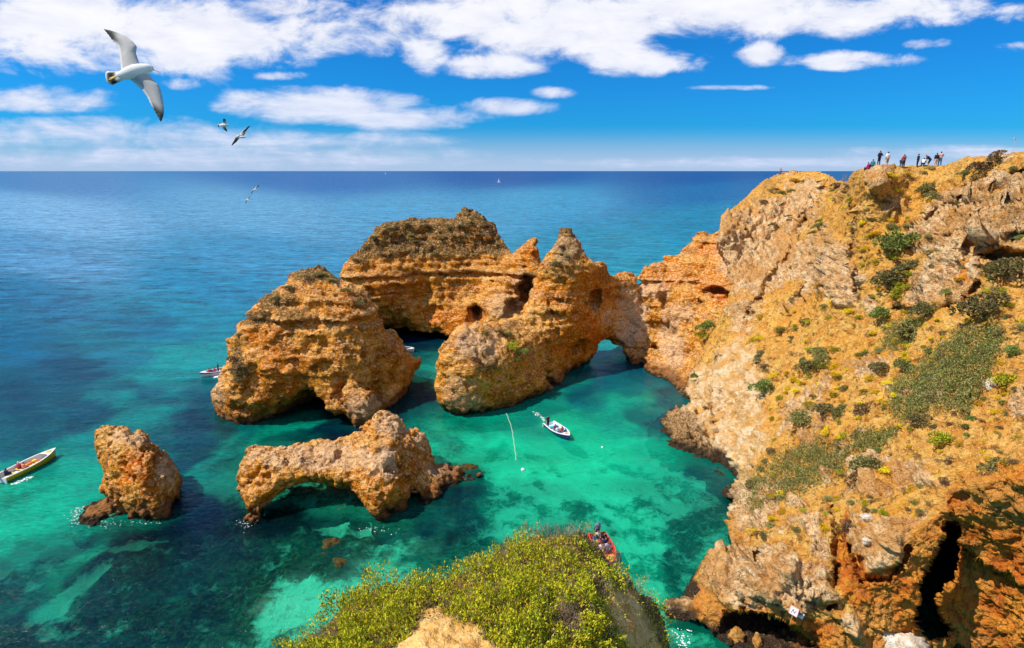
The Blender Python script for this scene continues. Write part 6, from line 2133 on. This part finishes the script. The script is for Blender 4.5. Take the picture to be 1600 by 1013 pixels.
def gull(center, t, body, wings, tail, label, feet=None, detail=True, group='gulls in flight'):
    """a flying gull; outlines are in view pixels about its centre, turned into metres at its distance"""
    s = t / FPX
    C = unproj(center[0], center[1], t=t)

    def W(x, y, dz=0.0):                      # picture offset -> world offset; dz metres towards the viewer
        return AX_R * (x - center[0]) * s - AX_U * (y - center[1]) * s - AX_F * dz
    m_feather = gull_material()
    # body: elliptical stations along the axis
    k = 16
    rows, cols = [], []
    n = len(body)
    for i, (x, y, r, dz) in enumerate(body):
        x0, y0 = body[max(i - 1, 0)][:2]
        x1, y1 = body[min(i + 1, n - 1)][:2]
        d = np.array([x1 - x0, y1 - y0], float)
        d /= np.linalg.norm(d) + 1e-9
        nx, ny = -d[1], d[0]
        rows.append([W(x + nx * r * math.cos(a), y + ny * r * math.cos(a), dz + r * s * .92 * math.sin(a)) for a in np.linspace(0, 2 * math.pi, k + 1)])
    V, F = strip(rows)
    me = new_mesh('gull_body', V, F, [m_feather])
    set_col(me, 'tone', np.full((len(V), 3), .92))
    o = link('gull', me, loc=C)
    tag(o, label, 'gull', group)
    for lead, trail, dzt, dark in wings:
        lead, trail = np.array(lead, float), np.array(trail, float)

        def res(P_, m):
            L_ = np.concatenate([[0], np.cumsum(np.linalg.norm(np.diff(P_, axis=0), axis=1))])
            u = np.linspace(0, L_[-1], m)
            return np.stack([np.interp(u, L_, P_[:, 0]), np.interp(u, L_, P_[:, 1])], 1)
        mS, mC = 40, 12
        A_, B_ = res(lead, mS), res(trail, mS)
        Vt, Vb, Ct, Cb = [], [], [], []
        for i in range(mS):
            u = i / (mS - 1)
            for j in range(mC):
                c = j / (mC - 1)
                p = A_[i] * (1 - c) + B_[i] * c
                if c > .99 and u > .35:                       # separate feather tips along the trailing edge
                    p = p + (A_[i] - B_[i]) * (.05 if i % 3 == 0 else 0.0) * min(1, (u - .35) * 4)
                dz = dzt * u ** 1.6 + .055 * math.sin(math.pi * min(1, c * 1.15)) * (1 - u * .7) * .6
                th = (.030 * (1 - u) + .006) * (1 - c) ** .5 * math.sin(math.pi * min(.5, c * 2.5 + .12)) + .0015
                Vt.append(W(*p, dz + th * .5))
                Vb.append(W(*p, dz - th * .5))
                fth = .5 + .5 * math.sin(i * 2.1 + c * 2.0)
                tip = sstep(u + .22 * (c - .4), dark, dark + .22)
                edge = sstep(c, .84, .90) * (1 - sstep(u, .60, .75))
                g_ = .62 - .16 * sstep(c, .35, .8) * (.4 + .6 * fth) * sstep(u, .25, .6) + .10 * (1 - sstep(c, 0, .12))
                g_ = g_ * (1 - tip) + (.055 + .05 * fth) * tip
                g_ = g_ * (1 - edge) + .88 * edge
                Ct.append((g_, g_ * .985, g_ * .95))
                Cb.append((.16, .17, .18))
        idx = np.arange(mS * mC).reshape(mS, mC)
        F1 = np.stack([idx[:-1, :-1], idx[1:, :-1], idx[1:, 1:], idx[:-1, 1:]], -1).reshape(-1, 4)
        N_ = mS * mC
        rim = list(idx[0, :]) + list(idx[1:, -1]) + list(idx[-1, -2::-1]) + list(idx[-2:0:-1, 0])
        F2 = np.array([(rim[i], rim[(i + 1) % len(rim)], rim[(i + 1) % len(rim)] + N_, rim[i] + N_) for i in range(len(rim))])
        me = new_mesh('wing', np.concatenate([Vt, Vb]), np.concatenate([F1, F1[:, ::-1] + N_, F2]), [m_feather])
        set_col(me, 'tone', np.array(Ct + Cb))
        link('wing', me, o)
    # tail fan with its dark band
    (ra, rb), tips = tail
    tips = np.array(tips, float)
    ra, rb = np.array(ra, float), np.array(rb, float)
    nT, nC = len(tips), 9
    Vt, Ct = [], []
    for i in range(nT):
        u = i / (nT - 1)
        root = ra * (1 - u) + rb * u
        for j in range(nC):
            c = j / (nC - 1)
            p = root * (1 - c) + tips[i] * c
            Vt.append(W(*p, .012 * math.sin(u * 3.1) + .004 * (i % 2)))
            dk = sstep(c, .42, .52) * (1 - sstep(c, .86, .92)) * (1 if 0.08 < u < .95 else .2)
            g_ = .86 * (1 - dk) + .03 * dk
            Ct.append((g_, g_, g_))
    idx = np.arange(nT * nC).reshape(nT, nC)
    F1 = np.stack([idx[:-1, :-1], idx[1:, :-1], idx[1:, 1:], idx[:-1, 1:]], -1).reshape(-1, 4)
    Vb = np.array(Vt) + AX_F * .008
    rim = list(idx[0, :]) + list(idx[1:, -1]) + list(idx[-1, -2::-1]) + list(idx[-2:0:-1, 0])
    N_ = nT * nC
    F2 = np.array([(rim[i], rim[(i + 1) % len(rim)], rim[(i + 1) % len(rim)] + N_, rim[i] + N_) for i in range(len(rim))])
    me = new_mesh('tail', np.concatenate([Vt, Vb]), np.concatenate([F1, F1[:, ::-1] + N_, F2]), [m_feather])
    set_col(me, 'tone', np.array(Ct + Ct))
    link('tail', me, o)
    # beak
    hx_, hy_, hr, hz = body[-1]
    px_, py_ = body[-2][:2]
    d = np.array([hx_ - px_, hy_ - py_], float)
    d /= np.linalg.norm(d)
    bl = hr * 1.9 if not detail else 11.0
    if detail:
        d = np.array([11.0, 4.2]) / math.hypot(11, 4.2)
    rr, rk = [], []
    for u, r in ((0, .62), (.35, .50), (.7, .42), (.9, .30), (1.0, .05)):
        cxp, cyp = hx_ + d[0] * bl * u, hy_ + d[1] * bl * u + (bl * .08 if u == 1.0 else 0)
        rr.append([W(cxp - d[1] * r * hr * .62 * math.cos(a), cyp + d[0] * r * hr * .62 * math.cos(a), hz + r * hr * s * .45 * math.sin(a)) for a in np.linspace(0, 2 * math.pi, 9)])
    V, F = strip(rr)
    bk = link('beak', new_mesh('beak', V, F, [cmat((.62, .45, .06), .4)]), o)
    V, F = strip(rr[3:])
    V = (V - V.mean(0)) * 1.12 + V.mean(0)
    link('beak_tip', new_mesh('beak_tip', V, F, [cmat((.02, .015, .015), .4)]), bk)
    if detail:
        V, F = sphere_grid(10, 8)
        e = W(235.6, 108.2, body[-2][3] + body[-2][2] * s * .80)
        link('eye', new_mesh('eye', V * .0085 + e, F, [cmat((.03, .02, .01), .2)]), o)
        for dx in (0.0, 2.6):
            me = tube('foot', [W(184 + dx, 123.0, .05), W(178 + dx, 126.0, .055), W(174.5 + dx, 129.5, .05)], .008, cmat((.60, .42, .04), .5))
            link('foot', me, o)
    return o


_gm = []


def gull_material():
    if not _gm:
        m, t = base_mat('feathers')
        a = t.node('ShaderNodeAttribute', attribute_name='tone')
        b = t.node('ShaderNodeBsdfPrincipled')
        t.link(a.outputs['Color'], b.inputs['Base Color'])
        b.inputs['Roughness'].default_value = .8
        b.inputs['Specular IOR Level'].default_value = .1
        tl = t.node('ShaderNodeBsdfTranslucent')
        t.link(a.outputs['Color'], tl.inputs[0])
        mx = t.node('ShaderNodeMixShader')
        mx.inputs[0].default_value = .30
        t.link(b.outputs[0], mx.inputs[1])
        t.link(tl.outputs[0], mx.inputs[2])
        o = t.node('ShaderNodeOutputMaterial')
        t.link(mx.outputs[0], o.inputs[0])
        _gm.append(m)
    return _gm[0]


def zz5(P_):
    return [(140 + x / 4.604, 20 + y / 4.604) for x, y in P_]


def zz8(P_):
    return [(330 + x / 14.475, 170 + y / 14.475) for x, y in P_]


up_lead = zz5([(372, 400), (345, 340), (326, 285), (330, 238), (300, 200), (240, 155), (170, 122), (110, 100), (60, 86)])
up_trail = zz5([(228, 425), (222, 365), (208, 300), (195, 245), (178, 216), (146, 190), (125, 166), (106, 142), (88, 122), (62, 92)])
lo_lead = zz5([(425, 445), (468, 492), (496, 520), (514, 560), (530, 620), (545, 690), (548, 740), (535, 795)])
lo_trail = zz5([(290, 478), (330, 512), (370, 547), (400, 582), (422, 612), (446, 662), (472, 702), (500, 747), (520, 780), (531, 795)])
bd = [(*zz5([(205, 455)])[0], 5.0, 0), (*zz5([(240, 449)])[0], 7.2, 0), (*zz5([(280, 440)])[0], 9.2, .01), (*zz5([(330, 430)])[0], 10.4, .02), (*zz5([(375, 420)])[0], 9.8, .02), (*zz5([(405, 411)])[0], 8.0, .02), (*zz5([(428, 405)])[0], 6.6, .02), (*zz5([(445, 406)])[0], 5.6, .02), (*zz5([(458, 411)])[0], 3.6, .02), (*zz5([(464, 415)])[0], 2.0, .02)]
gull((205, 112), 6.4, bd, [(up_lead, up_trail, -.10, .60), (lo_lead, lo_trail, .05, .62)], (zz5([(235, 425), (235, 488)]), zz5([(128, 420), (118, 440), (120, 470), (128, 495), (143, 512), (165, 523), (200, 500)])),
     'large white gull with black wing tips gliding at the upper left, closest of the gulls')
b2 = [(*zz8([(195, 380)])[0], 1.4, 0), (*zz8([(230, 378)])[0], 2.2, 0), (*zz8([(290, 378)])[0], 3.0, 0), (*zz8([(340, 372)])[0], 2.4, 0), (*zz8([(375, 372)])[0], 1.9, 0), (*zz8([(398, 378)])[0], 1.0, 0)]
gull((349, 196.5), 30, b2, [(zz8([(325, 365), (345, 320), (372, 280), (355, 268)]), zz8([(245, 375), (250, 335), (290, 290), (330, 266)]), .25, .55), (zz8([(320, 390), (332, 440), (322, 488)]), zz8([(245, 385), (260, 450), (300, 488)]), -.2, .4)],
     (zz8([(205, 360), (205, 405)]), zz8([(165, 335), (146, 365), (146, 390), (170, 420)])), 'small banking gull with a black tail, behind the large gull', detail=False)
b3 = [(*zz8([(625, 655)])[0], .8, 0), (*zz8([(660, 645)])[0], 1.6, 0), (*zz8([(705, 640)])[0], 2.0, 0), (*zz8([(750, 637)])[0], 1.6, 0), (*zz8([(780, 640)])[0], 1.0, 0), (*zz8([(795, 645)])[0], .5, 0)]
gull((376, 212), 25, b3, [(zz8([(745, 610), (790, 520), (860, 470), (930, 430)]), zz8([(640, 610), (670, 550), (760, 480), (870, 425), (925, 420)]), .2, .15), (zz8([(690, 620), (640, 660), (560, 740), (430, 815)]), zz8([(600, 590), (530, 650), (470, 740), (420, 800)]), -.15, .15)],
     (zz8([(640, 645), (640, 665)]), zz8([(600, 640), (590, 655), (592, 668), (605, 680)])), 'dark-winged gull soaring with both wings stretched, right of the small banking gull', detail=False)


def zz9(P_):
    return [(360 + x / 22.5, 280 + y / 22.5) for x, y in P_]


b4 = [(*zz9([(790, 400)])[0], .5, 0), (*zz9([(830, 380)])[0], 1.0, 0), (*zz9([(870, 365)])[0], 1.2, 0), (*zz9([(910, 370)])[0], .8, 0), (*zz9([(930, 380)])[0], .4, 0)]
gull((398.5, 296), 57, b4, [(zz9([(900, 350), (960, 290), (1055, 245)]), zz9([(840, 350), (930, 250), (1050, 228)]), .2, .3), (zz9([(860, 390), (790, 430), (700, 510)]), zz9([(810, 370), (740, 420), (690, 495)]), -.2, .3)],
     (zz9([(800, 385), (800, 415)]), zz9([(760, 380), (755, 400), (770, 425)])), 'tiny gull low over the open sea, the upper of two', detail=False)
b5 = [(*zz9([(545, 750)])[0], .4, 0), (*zz9([(580, 735)])[0], .8, 0), (*zz9([(620, 730)])[0], .8, 0), (*zz9([(660, 740)])[0], .4, 0)]
gull((387, 312.5), 88, b5, [(zz9([(640, 715), (670, 660), (712, 632)]), zz9([(590, 710), (640, 645), (705, 622)]), .2, .3), (zz9([(600, 745), (560, 790), (530, 860)]), zz9([(560, 735), (525, 780), (512, 850)]), -.2, .3)],
     (zz9([(555, 735), (555, 765)]), zz9([(525, 730), (520, 750), (530, 775)])), 'tiny gull low over the open sea, the lower of two', detail=False)
